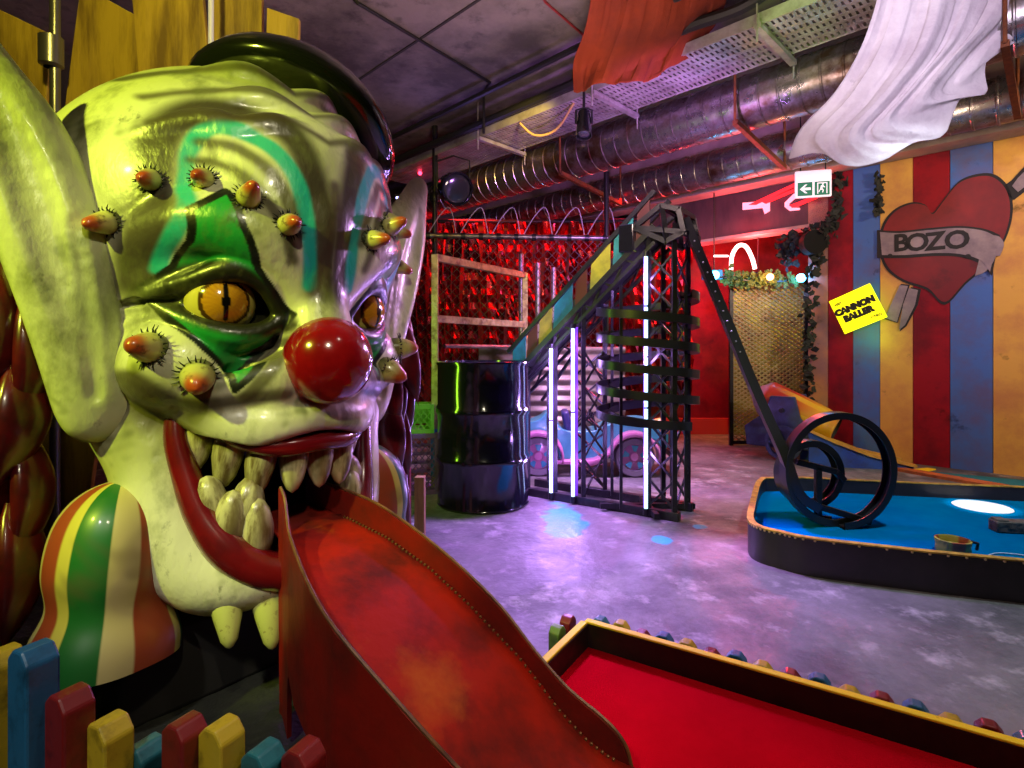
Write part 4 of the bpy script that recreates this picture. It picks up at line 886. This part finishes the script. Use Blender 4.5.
paint_obj(o, bar_col)
b = MB().lathe([(.110, Lc+.004), (.104, Lc-.02), (.09, Lc-.30), (0, Lc-.30)], (0, 0, 0), 40, q).build('bore', mat('bore_black', (.004, .004, .004), .7), CN); b.location = rear-CN.location
NAVY = mat('carriage_blue', (.03, .05, .20), .5, 0, (.015, .02, .08), 12, coat=.2)
mid = rear.lerp(muz, .35); s = Vector((d.y, -d.x, 0)).normalized(); s = s if s.y < 0 else -s
for sg in (-1, 1):
    w = MB(); c = mid+s*sg*.19; fx = Vector((d.x, d.y, 0)).normalized()
    w.prism([(-.30, -.33), (.22, -.33), (.26, -.20), (.14, -.06), (.10, .12), (-.10, .12), (-.14, -.02), (-.32, -.16)], c-s*.02, fx, (0, 0, 1), .04); at(w.build('carriage_cheek', NAVY, smooth=0, bevel=.008), CN)
    wh = MB(); wc = mid+s*sg*.24+fx*.02; wc.z = .15; q2 = s.to_track_quat('Z', 'Y').to_matrix().to_4x4()
    wh.lathe([(.150, -.022), (.150, .022), (.120, .022), (.120, -.022), (.150, -.022)], wc, 28, q2); wh.lathe([(0, -.035), (.03, -.035), (.03, .035), (0, .035)], wc, 14, q2)
    for k in range(6): e = fx*math.cos(k*PI/3)+Vector((0, 0, math.sin(k*PI/3))); wh.bar(wc+e*.02, wc+e*.125, .016, .022)
    at(wh.build('wheel', NAVY, smooth=40), CN)
at(MB().tube([mid-s*.25, mid+s*.25], .02, 12).build('trunnion', BLACK), CN); t_ = Vector((mid.x, mid.y, .15)); at(MB().tube([t_-s*.25, t_+s*.25], .018, 12).build('axle', BLACK), CN)
RP = thing('cannon_ramp', 'blue sided wedge ramp with yellow edges running from the cannon along the striped wall', 'ramp', tuple(G(880, 464)))
BLR = mat('ramp_blue', (.015, .06, .38), .5, 0, (.02, .04, .2), 10); YLR = mat('ramp_yellow', (.62, .34, .06), .5, 0, (.40, .20, .04), 12)
r0, r1 = Vector((2.44, 4.60, 0)), Vector((3.17, 4.42, 0)); fx = (r1-r0).normalized(); sy = Vector((-fx.y, fx.x, 0)); Lr = (r1-r0).length
for off, nm in ((0, 'side_panel'), (.28, 'side_panel')):
    w = MB().prism([(0, 0), (Lr, 0), (Lr, .03), (Lr*.6, .10), (Lr*.25, .20), (0, .29)], r0+sy*(off+.02), fx, (0, 0, 1), .02).build(nm, BLR, smooth=0); at(w, RP)
    pth = [r0+sy*(off+.01)+fx*x+Vector((0, 0, z)) for x, z in ((-.01, .297), (Lr*.25, .207), (Lr*.6, .107), (Lr+.02, .036))]; m = MB()
    for a_, b_ in zip(pth[:-1], pth[1:]): m.bar(a_, b_, .05, .022)
    at(m.build('yellow_edge', YLR, smooth=0), RP)
rows = [[r0+fx*x+sy*.02+Vector((0, 0, z)), r0+fx*x+sy*.28+Vector((0, 0, z))] for x, z in ((0, .275), (Lr*.25, .185), (Lr*.6, .085), (Lr, .012))]; at(MB().grid(rows).build('ramp_bed', YLR, smooth=60, solid=.012), RP)

# ================================================================== alcove: cage door, garland, neon, ivy
CG = thing('cage_door', 'tall expanded metal cage door below the fairy light garland', 'cage', tuple(P(768, 445, 5.6)))
CG.location.z = 0
fx0, fx1, cy, ch = P(731, 0, 5.6).x, P(806, 0, 5.6).x, 5.6, 1.66
MESHM = mat('expanded_metal', (.32, .26, .13), .5, .2)
at(MB().bar((fx0, cy, 0), (fx0, cy, ch), .035, .035).build('frame_post', BLACK, smooth=0), CG); at(MB().bar((fx1, cy, 0), (fx1, cy, ch), .035, .035).build('frame_post', BLACK, smooth=0), CG)
for z in (.03, ch-.02): at(MB().bar((fx0, cy, z), (fx1, cy, z), .035, .035).build('frame_rail', BLACK, smooth=0), CG)
def diamond_mesh(x0, x1, z0, z1, y, dx, dz, w):
    m = MB(); W_, H_ = x1-x0, z1-z0; n = int(W_/dx)+int(H_/dz)+2
    for sg in (1, -1):
        for k in range(-int(H_/dz)-1, int(W_/dx)+2):
            a = x0+k*dx; pts = []
            p, q_ = (a, z0), (a+H_/dz*dx, z1)
            t0 = max(0, (x0-p[0])/(q_[0]-p[0])); t1 = min(1, (x1-p[0])/(q_[0]-p[0]))
            if t1-t0 < .01: continue
            A_ = (p[0]+(q_[0]-p[0])*t0, z0+H_*t0); B_ = (p[0]+(q_[0]-p[0])*t1, z0+H_*t1)
            if sg < 0: A_ = (x0+x1-A_[0], A_[1]); B_ = (x0+x1-B_[0], B_[1])
            m.bar((A_[0], y+.003*sg, A_[1]), (B_[0], y+.003*sg, B_[1]), w, w)
    return m
at(diamond_mesh(fx0, fx1, .05, ch-.03, cy, .066, .044, .013).build('mesh_panel', MESHM, smooth=0), CG)
tag(MB().box((2.88, 6.30, .85), (.86, .04, 1.7)).build('painted_backboard', mat('backboard', (.26, .21, .04), .6, 0, (.05, .008, .03), 2.6, .42, .58), smooth=0), 'yellow and purple smeared board behind the cage mesh', 'board')
area('cage_yellow_lamp', (2.75, 5.85, 1.62), (2.85, 6.3, .9), (.95, 1.0, .12), 9, .5, .1)
IVYM = mat('ivy_leaf', (.02, .05, .012), .6, 0, (.06, .08, .02), 12); IVYD = mat('ivy_dark', (.010, .012, .010), .7)
def leaves(m, path, n, spread, size, rg):
    path = [Vector(p) for p in path]
    for _ in range(n):
        t = rg.random()*(len(path)-1); i = int(t); p = path[i].lerp(path[min(i+1, len(path)-1)], t-i)+Vector((rg.gauss(0, 1), rg.gauss(0, .5), rg.gauss(0, 1)))*spread
        R_ = Matrix.Rotation(rg.uniform(0, 6.28), 3, 'Y')@Matrix.Rotation(rg.uniform(-1, 1), 3, 'X'); s_ = size*rg.uniform(.6, 1.3)
        m.add([p+R_@Vector(v)*s_ for v in ((0, 0, -.6), (.45, 0, -.1), (.25, .1, .35), (0, .05, .7), (-.25, .1, .35), (-.45, 0, -.1))], [(0, 1, 2, 3), (0, 3, 4, 5)])
    return m
rg = random.Random(5)
GL = thing('fairy_light_garland', 'leafy garland with blue and amber fairy lights across the cage top', 'garland', tuple(P(760, 280, 5.45)))
at(leaves(MB(), [P(725, 277, 5.45), P(755, 281, 5.45), P(790, 280, 5.45)], 260, .035, .05, rg).build('greenery', mat('garland_leaf', (.10, .16, .02), .6), smooth=0), GL)
at(MB().tube(smooth_path([P(705, 275, 5.45), P(735, 279, 5.45), P(770, 282, 5.45), P(806, 278, 5.45)], 5), .012, 6).build('wire', BLACK), GL)
BB = mat('blue_bulb', (.1, .5, 1), .3, emit=(.08, .55, 1.0), estr=16); AB = mat('amber_bulb', (1, .4, .1), .3, emit=(1.0, .35, .12), estr=12)
for px, py, mm, r in ((715, 275, BB, .042), (770, 277, AB, .034), (801, 278, BB, .042)): at(MB().ball(P(px, py, 5.40), r, 16).build('bulb', mm), GL)
for px, cc in ((715, (.08, .5, 1)), (770, (1, .4, .15)), (801, (.05, .4, 1))): point('garland_glow', P(px, 276, 5.25), cc, 5, .04)
at(MB().box(P(712, 275, 5.47), (.20, .05, .10)).build('lamp_block', mat('lamp_block_teal', (.02, .25, .35), .4), smooth=0, bevel=.01), GL)
NA = thing('neon_arch', 'pink white glowing neon arch above the garland', 'neon sign', tuple(P(742, 258, 5.7)))
NEON = mat('pinkwhite_neon', (1, .7, .7), .3, emit=(1.0, .50, .48), estr=6)
for k, dx in ((0, 0),):
    at(MB().tube(smooth_path([P(731, 270, 5.7), P(732, 256, 5.7), P(737, 247, 5.7), P(742, 245, 5.7), P(747, 248, 5.7), P(752, 258, 5.7), P(755, 269, 5.7)], 5), .020, 10).build('neon_tube', NEON), NA)
at(MB().tube([P(714, 256, 5.7), P(728, 256, 5.7)], .010, 8).build('neon_tube', NEON), NA)
at(MB().bar(P(712, 273, 5.73), P(760, 273, 5.73), .02, .02).build('mount_bar', BLACK, smooth=0), NA)
for px in (714, 758): q_ = P(px, 273, 5.73); at(MB().tube([q_, (q_.x, q_.y, CEIL)], .006, 6).build('hanging_rod', BLACK), NA)
o = MB(); leaves(o, [Wp(838, 170, .04), Wp(838, 215, .04), Wp(822, 235, .05), Wp(812, 275, .05), Wp(810, 340, .05), Wp(810, 430, .05)], 330, .030, .055, rg); leaves(o, [Wp(836, 225, .05), Wp(800, 240, .06), Wp(785, 248, .06), Wp(792, 262, .06)], 170, .05, .055, rg); leaves(o, [Wp(880, 175, .02), Wp(878, 215, .02)], 60, .02, .05, rg)
o = o.build('ivy', IVYD, smooth=0); tag(o, 'dark ivy trailing around the alcove edge and lintel end', 'ivy', kind='stuff')
sp = thing('round_speaker', 'round black speaker at the top corner of the alcove', 'speaker', tuple(P(812, 243, 5.15)))
MB().lathe([(0, .0), (.07, .0), (.085, -.03), (.10, -.05), (.11, -.03), (.11, .06), (0, .07)], (0, 0, 0), 28, Matrix.Rotation(PI/2, 4, 'X')).build('speaker_body', mat('speaker_black', (.006, .006, .006), .8, spec=.2), sp); MB().bar((0, .02, 0), (.02, .25, .02), .03, .03).build('bracket', BLACK, sp, smooth=0)

# ================================================================== striped wall: sign and mural
sg_c = [(834.3, 300.3), (876, 281), (881, 319), (839.5, 335)]
wc = [Wp(x, y, .07) for x, y in sg_c]; cen = sum(wc, Vector())/4; ux = ((wc[1]-wc[0])+(wc[2]-wc[3])).normalized(); uz = ux.cross(WN).normalized(); uz = uz if uz.z > 0 else -uz
ang = math.atan2(ux.z, ux.dot(WD)); sw = ((wc[1]-wc[0]).length+(wc[2]-wc[3]).length)/2; sh = ((wc[0]-wc[3]).length+(wc[1]-wc[2]).length)/2
SN = thing('lit_sign', 'tilted glowing yellow square sign lettered CANNON BALLER on the striped wall', 'sign', tuple(cen))
YG = mat('sign_yellow', (.9, .85, .0), .4, emit=(1.0, .90, .0), estr=1.05); SGE = mat('sign_edge_green', (.2, .6, .02), .3, emit=(.18, .62, .01), estr=1.4)
Rm = Matrix((ux, WN*-1, uz)).transposed().to_4x4()
MB().box((0, 0, 0), (sw, .012, sh), Rm).build('face_panel', YG, SN, smooth=0); MB().box(WN*-.028, (sw*.97, .042, sh*.97), Rm).build('light_edge', SGE, SN, smooth=0); MB().box(WN*-.056, (.08, .02, .08), Rm).build('wall_mount', BLACK, SN, smooth=0)
def text(s, size, origin, R3, m, parent, name, ext=.002, align='CENTER', bold=0.0):
    cu = bpy.data.curves.new(name, 'FONT'); cu.body = s; cu.size = size; cu.extrude = ext; cu.align_x = align; cu.align_y = 'CENTER'; cu.offset = bold; cu.resolution_u = 3
    o = bpy.data.objects.new(name, cu); C.objects.link(o); dg = bpy.context.evaluated_depsgraph_get(); me = bpy.data.meshes.new_from_object(o.evaluated_get(dg)); bpy.data.objects.remove(o)
    me.materials.clear(); me.materials.append(m); o = bpy.data.objects.new(name, me); C.objects.link(o); o.parent = parent; o.matrix_basis = Matrix.Translation(origin)@R3.to_4x4(); return o
INK = mat('sign_ink', (.015, .012, .0), .6)
RT = Matrix((ux, uz, WN)).transposed()
for s, x, z, sz, bo in (('CANNON', -.01, .035, .098, .008), ('BALLER', -.01, -.055, .098, .008), ('VISIT', -.14, .125, .040, .001), ('CTRO', .13, -.145, .044, .001)):
    text(s, sz*.88*sw/.42, ux*x*sw/.42+uz*z*sw/.42+WN*.008, RT, INK, SN, 'lettering', bold=bo)
spot_gl = point('sign_glow', cen+WN*.10-uz*.28, (.5, 1.0, .02), 1.2, .05)
HM = thing('heart_mural', 'painted red heart with a grey BOZO banner and arrow feathers on the striped wall', 'mural', tuple(Wp(940, 240)))
HR = mat('heart_red', (.16, .003, .008), .6, 0, (.26, .006, .010), 3.2, .45, .7, col3=(.05, .003, .006), scale3=4, lo3=.55, hi3=.75); HB = mat('heart_outline', (.012, .008, .010), .7); BN = mat('banner_grey', (.30, .22, .24), .6, 0, (.16, .11, .15), 7, .4, .65)
heart = [(945, 302), (928, 288), (905, 280), (889, 268), (882, 250), (884, 228), (895, 212), (912, 204), (926, 206), (933, 214), (943, 202), (958, 184), (975, 177), (992, 177), (1005, 188), (1010, 205), (1008, 225), (1000, 245), (985, 265), (965, 282)]
hs = [tuple(p) for p in smooth_path(heart, 5, True)]; cx, cyy = 946, 238
big = [(cx+(x-cx)*1.045+0, cyy+(y-cyy)*1.045) for x, y in hs]
at(wpoly(MB(), big, .004, .003).build('heart_outline', HB, smooth=0), HM); at(wpoly(MB(), hs, .008, .003).build('heart', HR, smooth=0), HM)
def wstrip(top, bot, off, name, m):
    T_, B_ = smooth_path(top, 6), smooth_path(bot, 6); poly = [tuple(p) for p in T_]+[tuple(p) for p in B_[::-1]]; return at(wpoly(MB(), poly, off, .003).build(name, m, smooth=0), HM)
wstrip([(877, 230), (900, 231), (930, 228), (960, 226), (985, 229), (1000, 235)], [(877, 258), (905, 258), (935, 256), (960, 257), (980, 264), (992, 276)], .012, 'banner_outline', HB)
wstrip([(880, 232), (900, 233), (930, 230), (960, 228), (984, 231), (998, 238)], [(882, 255), (905, 255), (935, 253), (960, 254), (980, 260), (990, 272)], .016, 'banner', BN)
wstrip([(985, 236), (998, 236), (1004, 244), (1000, 256)], [(975, 276), (985, 272), (992, 264), (996, 256)], .013, 'banner_curl', BN)
for q_ in ([(885, 318), (893, 300), (900, 285), (908, 286), (903, 302), (897, 322)], [(899, 330), (903, 305), (909, 288), (918, 290), (915, 305), (905, 325)]):
    at(wpoly(MB(), [(894+(x-894)*1.12+ .3, 305+(y-305)*1.06) for x, y in q_], .004, .003).build('feather_outline', HB, smooth=0), HM); at(wpoly(MB(), q_, .008, .003).build('arrow_feather', BN, smooth=0), HM)
at(wpoly(MB(), [(1004, 186), (1012, 180), (1040, 150), (1052, 160), (1040, 180), (1014, 200), (1008, 196)], .004, .003).build('arrow_shaft', HB, smooth=0), HM); at(wpoly(MB(), [(1012, 186), (1018, 178), (1040, 156), (1048, 163), (1036, 178), (1018, 192)], .008, .003).build('arrow_feather', BN, smooth=0), HM)
RTW = Matrix((WD, Vector((0, 0, 1)), WN)).transposed()
for ch_, px, py, ro in (('B', 901, 243.5, .02), ('O', 917, 243, .0), ('Z', 935, 242, -.02), ('O', 957, 240.5, .0), ('.', 968, 250, 0), ('.', 890, 250, 0)):
    o = text(ch_, .20, Wp(px, py, .021)-HM.location, RTW, HB, HM, 'lettering', .002, bold=.006)
# ================================================================== toy car behind the tower
CR = thing('kiddie_car', 'turquoise and pink vintage roadster kiddie ride behind the light tubes', 'kiddie ride', (.57, 4.42, 0), math.radians(-3))
TQ = mat('car_turquoise', (.06, .36, .42), .3, 0, (.04, .24, .32), 8, coat=.4); PKM = mat('car_pink', (.55, .20, .36), .35, coat=.4); TYRE = mat('tyre_grey', (.18, .15, .18), .7)
body = [(-.50, .12), (.14, .12), (.18, .16), (.24, .26), (.36, .30), (.52, .27), (.58, .20), (.62, .22), (.62, .34), (.56, .40), (.42, .425), (.28, .41), (.16, .38), (.08, .34), (-.02, .33), (-.14, .335), (-.20, .37), (-.24, .46), (-.30, .47), (-.36, .42), (-.52, .36), (-.58, .26), (-.56, .16)]
MB().prism([tuple(p) for p in smooth_path(body, 3, True)], (0, .14, 0), (1, 0, 0), (0, 0, 1), .28).build('body', TQ, CR, smooth=50, bevel=.012)
for wx in (-.36, .36):
    for sy in (-1, 1):
        w = MB(); M90 = Matrix.Rotation(PI/2, 4, 'X'); w.lathe([(.10, -.035), (.14, -.035), (.15, -.02), (.15, .02), (.14, .035), (.10, .035), (.10, -.035)], (wx, sy*.19, .15), 32, M90); wo = w.build('wheel', TYRE, CR)
        h = MB(); h.lathe([(0, .02), (.03, .02), (.04, .0), (.10, -.005), (.10, .005)], (wx, sy*.19-.0, .15), 32, Matrix.Rotation(PI/2*sy*-1, 4, 'X')@Matrix()); h.build('hub_cap', PKM, wo)
        k = MB()
        for a in range(5): t = 2*PI*a/5+.3; k.prism([(math.cos(t-.22)*.045, math.sin(t-.22)*.045), (math.cos(t-.30)*.092, math.sin(t-.30)*.092), (math.cos(t+.30)*.092, math.sin(t+.30)*.092), (math.cos(t+.22)*.045, math.sin(t+.22)*.045)], (wx, sy*.19+sy*.02, .15), (1, 0, 0), (0, 0, 1), .008 if sy < 0 else -.008)
        k.build('hub_star', TQ, wo, smooth=0)
        rows = []
        arc = [(math.cos(a)*.185, math.sin(a)*.185+.15) for a in np.linspace(PI*1.02, -.04*PI, 17)]
        if wx > 0: arc = [(-.42, .11), (-.30, .125), (-.22, .16)]+[p for p in arc[2:]]+[(.20, .12)]
        rows = [[Vector((wx+x, sy*.12, z)), Vector((wx+x, sy*.235, z)), Vector((wx+x*1.0, sy*.245, z-.03))] for x, z in arc]
        MB().grid(rows).build('fender', PKM, CR, smooth=60, solid=.016)
MB().box((-.06, -.20, .11), (.36, .08, .03)).build('running_board', PKM, CR, bevel=.008); MB().box((-.06, .20, .11), (.36, .08, .03)).build('running_board', PKM, CR, bevel=.008)
MB().box((-.14, 0, .40), (.06, .24, .16), Matrix.Rotation(-.2, 4, 'Y')).build('seat_back', mat('car_seat_navy', (.03, .03, .14), .5), CR, bevel=.02)
MB().tube([(.08, -.13, .34), (.05, -.13, .47), (.05, .13, .47), (.08, .13, .34)], .010, 8).build('windscreen_frame', BLACK, CR)
m = MB().lathe([(.062, -.006), (.07, 0), (.062, .006), (.056, 0), (.062, -.006)], (-.02, 0, .43), 24, Matrix.Rotation(-.9, 4, 'Y')); m.tube([(-.02, 0, .43), (.08, 0, .36)], .01, 6); m.build('steering_wheel', BLACK, CR)
for sy in (-1, 1):
    MB().lathe([(0, -.05), (.03, -.04), (.045, 0), (.048, .02), (0, .026)], (.60, sy*.13, .36), 20, Matrix.Rotation(PI/2, 4, 'Y')).build('headlamp', mat('headlamp_amber', (.7, .45, .12), .25, coat=.5), CR)
    MB().ball((.20, sy*.10, .44), .035, 14).build('horn_lamp', mat('headlamp_cream', (.7, .6, .25), .3), CR)
MB().box((.645, 0, .27), (.03, .24, .16)).build('grille', mat('car_red', (.45, .02, .02), .4), CR, bevel=.012)
MB().box((.66, 0, .15), (.03, .40, .04)).build('bumper', mat('car_black_trim', (.05, .04, .05), .4), CR, bevel=.008)
# corrugated sheet behind the car
rows = []
for i in range(81):
    z = .06+.92*i/80; rows.append([Vector((x, 5.05+.014*math.sin(i*PI/4), z)) for x in (-.30, 1.02)])
o = MB().grid(rows).build('corrugated_sheet', mat('corrugated_steel', (.36, .30, .34), .45, .5, (.20, .12, .10), 5), smooth=80, solid=.004); tag(o, 'grey corrugated metal sheet standing behind the turquoise car', 'metal sheet')
for x in (-.30, 1.02): pass
CS = o
for x in (-.2, .9): MB().bar((x, 5.10, 0), (x, 5.10, .95), .04, .04).build('post', BLACK, CS, smooth=0)
pass
# chain-link fence and its rail
FE = thing('chain_link_fence', 'tall chain-link fence with steel top rail behind the tower', 'fence', (.1, 5.25, 0))
LINK = mat('link_wire', (.03, .026, .028), .5, .5); STEEL = mat('rail_steel', (.30, .27, .27), .35, .8, (.12, .06, .05), 16)
at(diamond_mesh(-1.0, .90, .04, 2.0, 5.25, .085, .085, .0045).build('wire_mesh', LINK, smooth=0), FE)
at(MB().tube([(-1.05, 5.25, 2.03), (.92, 5.25, 2.0)], .026, 12).build('top_rail', STEEL), FE)
for i in range(12):
    x = -.95+i*.165; at(MB().lathe([(.031, -.02), (.034, -.02), (.034, .02), (.031, .02), (.031, -.02)], (x, 5.25, 2.027-.015*(x+1)), 14, Matrix.Rotation(PI/2, 4, 'Y')).build('clamp', BLACK), FE)
for x, h in ((-1.0, 2.0), (.885, 2.62)): at(MB().tube([(x, 5.25, 0), (x, 5.25, h)], .026, 12).build('fence_post', POLEM), FE)
m = MB()
for i in range(6): x = -.8+i*.3; m.tube(smooth_path([(x, 5.25, 2.02), (x+.12, 5.27, 2.22), (x+.22, 5.25, 2.28), (x+.28, 5.25, 2.02)], 4), .005, 5)
at(m.build('loose_wire', mat('loose_wire', (.35, .30, .38), .5)), FE)
# foil streamers in the red room
FO = mat('red_foil', (.30, .006, .008), .26, .7, (.06, .002, .006), 2.2, .42, .6, bump=.3, bscale=5)
rg = random.Random(12); x = -1.55; i = 0
while x < 2.1:
    wv = rg.uniform(.07, .12); rows = []; ph = rg.uniform(0, 6)
    for j in range(26):
        z = 2.45-j*.085; rows.append([Vector((x+wv*k+.02*math.sin(z*5+ph), 6.55+rg.uniform(-.015, .015)+.06*math.sin(z*3+ph)+.03*((k+j) % 2), z)) for k in (0, .33, .66, 1)])
    o = MB().grid(rows).build('foil_streamer', FO, smooth=0); tag(o, 'shiny red foil streamer hanging in the red lit room behind the chain-link fence', 'streamer', 'red foil streamers in the back room'); x += wv+rg.uniform(.0, .03); i += 1
o = MB().tube([(-1.7, 6.55, 2.46), (2.3, 6.55, 2.46)], .02, 8); o.tube([(-1.6, 6.55, 2.46), (-1.6, 6.55, CEIL)], .01, 6); o.tube([(2.2, 6.55, 2.46), (2.2, 6.55, CEIL)], .01, 6); o = o.build('streamer_rail', BLACK); tag(o, 'rail carrying the red foil streamers', 'rail')
for x, h in ((-.02, 2.0), (.16, 1.9), (.33, 1.85)):
    o = MB().tube([(x+.12, 6.1, 0), (x+.12, 6.1, h)], .03, 10).build('steel_post', mat('lilac_post', (.35, .30, .45), .35, .6)); tag(o, 'grey post in the red room behind the weathered frame', 'post', 'grey posts in the red room')
o = MB().box((1.9, 6.35, .09), (1.6, .05, .18)).build('red_kick_board', mat('kick_red', (.5, .02, .02), .5), smooth=0); tag(o, 'low red lit board along the floor right of the tower', 'board')
# ================================================================== weathered metal frame, crates, odd posts
WF = thing('weathered_frame', 'rectangular frame of worn yellowish steel angles left of the oil drum', 'frame', (-.52, 3.8, 0))
WM = mat('worn_steel', (.42, .33, .16), .45, .6, (.16, .09, .06), 14, .42, .62, col3=(.50, .42, .30), scale3=30)
F0, F1 = Vector((-.5225, 3.80, 0)), Vector((.109, 4.71, 0)); U = Vector((0, 0, 1))
for p in (F0, F1): at(MB().bar(p, p+U*1.60, .045, .045).build('upright', WM, smooth=0, bevel=.003), WF)
for z in (1.58, 1.165, .84): at(MB().bar(F0+U*z, F1+U*z, .04, .05).build('cross_rail', WM, smooth=0, bevel=.003), WF)
at(MB().bar(F0+U*.68+Vector((.02, .03, 0)), F1+U*.68+Vector((.02, .03, 0)), .02, .26).build('lower_board', mat('lower_board', (.22, .15, .11), .7, 0, (.10, .06, .04), 10), smooth=0), WF)
o = at(MB().bar(F0+Vector((.0, -.026, .10)), F0+Vector((0, -.026, .42)), .05, .012, (0, 1, 0)).build('blue_guard', mat('guard_blue', (.03, .12, .40), .4), smooth=0), WF)
for z, w, c in ((1.03, .03, 'x'), ): at(MB().tube([F0+U*.98+Vector((.05, .12, 0)), F1+U*.98+Vector((-.05, -.02, 0))], .014, 8).build('rod', STEEL), WF)
def crate(name, loc, size, m, label, rz=0):
    t = thing(name, label, 'crate', loc, rz); sx, sy, sz = size
    for x in (-1, 1):
        for y in (-1, 1): MB().box((x*(sx/2-.012), y*(sy/2-.012), sz/2), (.024, .024, sz)).build('corner_post', m, t, smooth=0)
    b = MB()
    for z in (.014, sz-.014):
        for y in (-1, 1): b.box((0, y*(sy/2-.008), z), (sx-.02, .016, .028))
        for x in (-1, 1): b.box((x*(sx/2-.008), 0, z), (.016, sy-.02, .028))
    b.build('rims', m, t, smooth=0)
    l = diamond_mesh(-sx/2+.02, sx/2-.02, .03, sz-.03, -sy/2+.008, .042, .052, .007); l.build('lattice_side', m, t, smooth=0)
    l2 = MB()
    for i in range(6): z = .05+(sz-.1)*i/5; l2.box((sx/2-.006, 0, z), (.008, sy-.03, .022)); l2.box((-sx/2+.006, 0, z), (.008, sy-.03, .022)); l2.box((0, sy/2-.006, z), (sx-.03, .008, .022))
    l2.build('slatted_side', m, t, smooth=0); MB().box((0, 0, .02), (sx-.03, sy-.03, .012)).build('crate_floor', m, t, smooth=0); return t
PUR = mat('crate_purple', (.14, .06, .22), .5); GRN = mat('crate_green', (.16, .42, .04), .5)
crate('plastic_crate', (-.68, 3.78, 0), (.34, .24, .40), PUR, 'tall purple plastic lattice crate on the floor beside the metal frame', .25)
crate('plastic_crate', (-.69, 3.79, .401), (.30, .22, .19), GRN, 'small green plastic lattice crate stacked on the purple crate', .25)
p = G(420, 540); o = MB(); o.box((0, 0, .16), (.05, .05, .32)); o = o.build('wooden_post', RAWWOOD, loc=(p.x, p.y, 0), bevel=.004); tag(o, 'short raw wooden post just behind the red chute', 'post')
p = G(408, 536); o = MB(); o.box((0, 0, .165), (.05, .04, .33)); o = o.build('wooden_post', mat('post_red', (.20, .02, .03), .5), loc=(p.x-.03, p.y+.1, 0), bevel=.004); tag(o, 'short dark red post behind the raw wooden post', 'post')
# ================================================================== planks and rods behind the clown
PF = thing('plank_fence', 'tall rough yellow plank fence rising behind the clown head', 'fence', (-1.8, 2.72, 0))
PLK = mat('yellow_plank', (.46, .31, .04), .6, 0, (.17, .10, .02), 9, .42, .60, stretch=(1, 1, .12), bump=.25, bscale=20, col3=(.10, .07, .03), scale3=5, lo3=.6, hi3=.75)
for x0, x1, ya, yb, tl in ((-22, 45, 4, 36, .15), (68, 143, -14, 28, .24), (141, 212, -30, -24, -.16), (215, 263, -30, -28, 0), (266, 298, 9, 20, .03)):
    Y = 2.72+(.034 if x0 in (68, 215) else 0); a, b = P(x0, ya, Y), P(x1, yb, Y); m = MB(); hh = .0
    m.prism([(a.x-tl*1.2, .0), (b.x-tl*1.2, .0), (b.x+tl*.3, b.z), (a.x+tl*.3, a.z)], (0, Y+.014, 0), (1, 0, 0), (0, 0, 1), .028); at(m.build('plank', PLK, smooth=0, bevel=.004), PF)
for z in (.5, 1.6): at(MB().bar((-2.9, 2.80, z), (-1.02, 2.80, z), .04, .08).build('rail', RAWWOOD, smooth=0), PF)
q = P(55, 0, 2.64); o = MB().tube([(q.x, 2.64, 0), (q.x, 2.64, CEIL)], .022, 12); o.lathe([(.03, 2.28), (.05, 2.29), (.05, 2.42), (.03, 2.43)], (q.x-.01, 2.63, 0), 14); o = o.build('steel_pole', mat('pole_grey', (.22, .22, .25), .3, .8)); tag(o, 'grey steel pole with a black clamp between the yellow planks, far left', 'pole')
q = P(211, 0, 2.62); o = thing('led_tube', 'thin pale led tube with a green lit end behind the black hat', 'light tube', (q.x, 2.62, 2.36))
MB().tube([(0, 0, 0), (0, 0, CEIL-2.36)], .012, 10).build('tube', mat('pale_tube', (.5, .5, .45), .4, emit=(.55, .5, .5), estr=.35), o); MB().ball((0, 0, -.01), .022, 12).build('lit_end', mat('green_led', (.1, 1, .4), .3, emit=(.05, 1, .35), estr=3), o)
# dark mat under the clown
MATM = mat('dark_mat', (.022, .024, .014), .8, 0, (.006, .007, .005), 7, .4, .65, bump=.4, bscale=40)
rows = [[Vector((x, y, .006+.004*math.sin(x*31+y*17)*math.sin(y*23))) for x in np.linspace(-2.4, -.34+.0*y, 40)] for y in np.linspace(.95, 2.5, 34)]
o = MB().grid(rows).build('floor_mat', MATM, smooth=80, solid=.008); tag(o, 'dark mottled mat on the floor below the clown chin', 'mat')
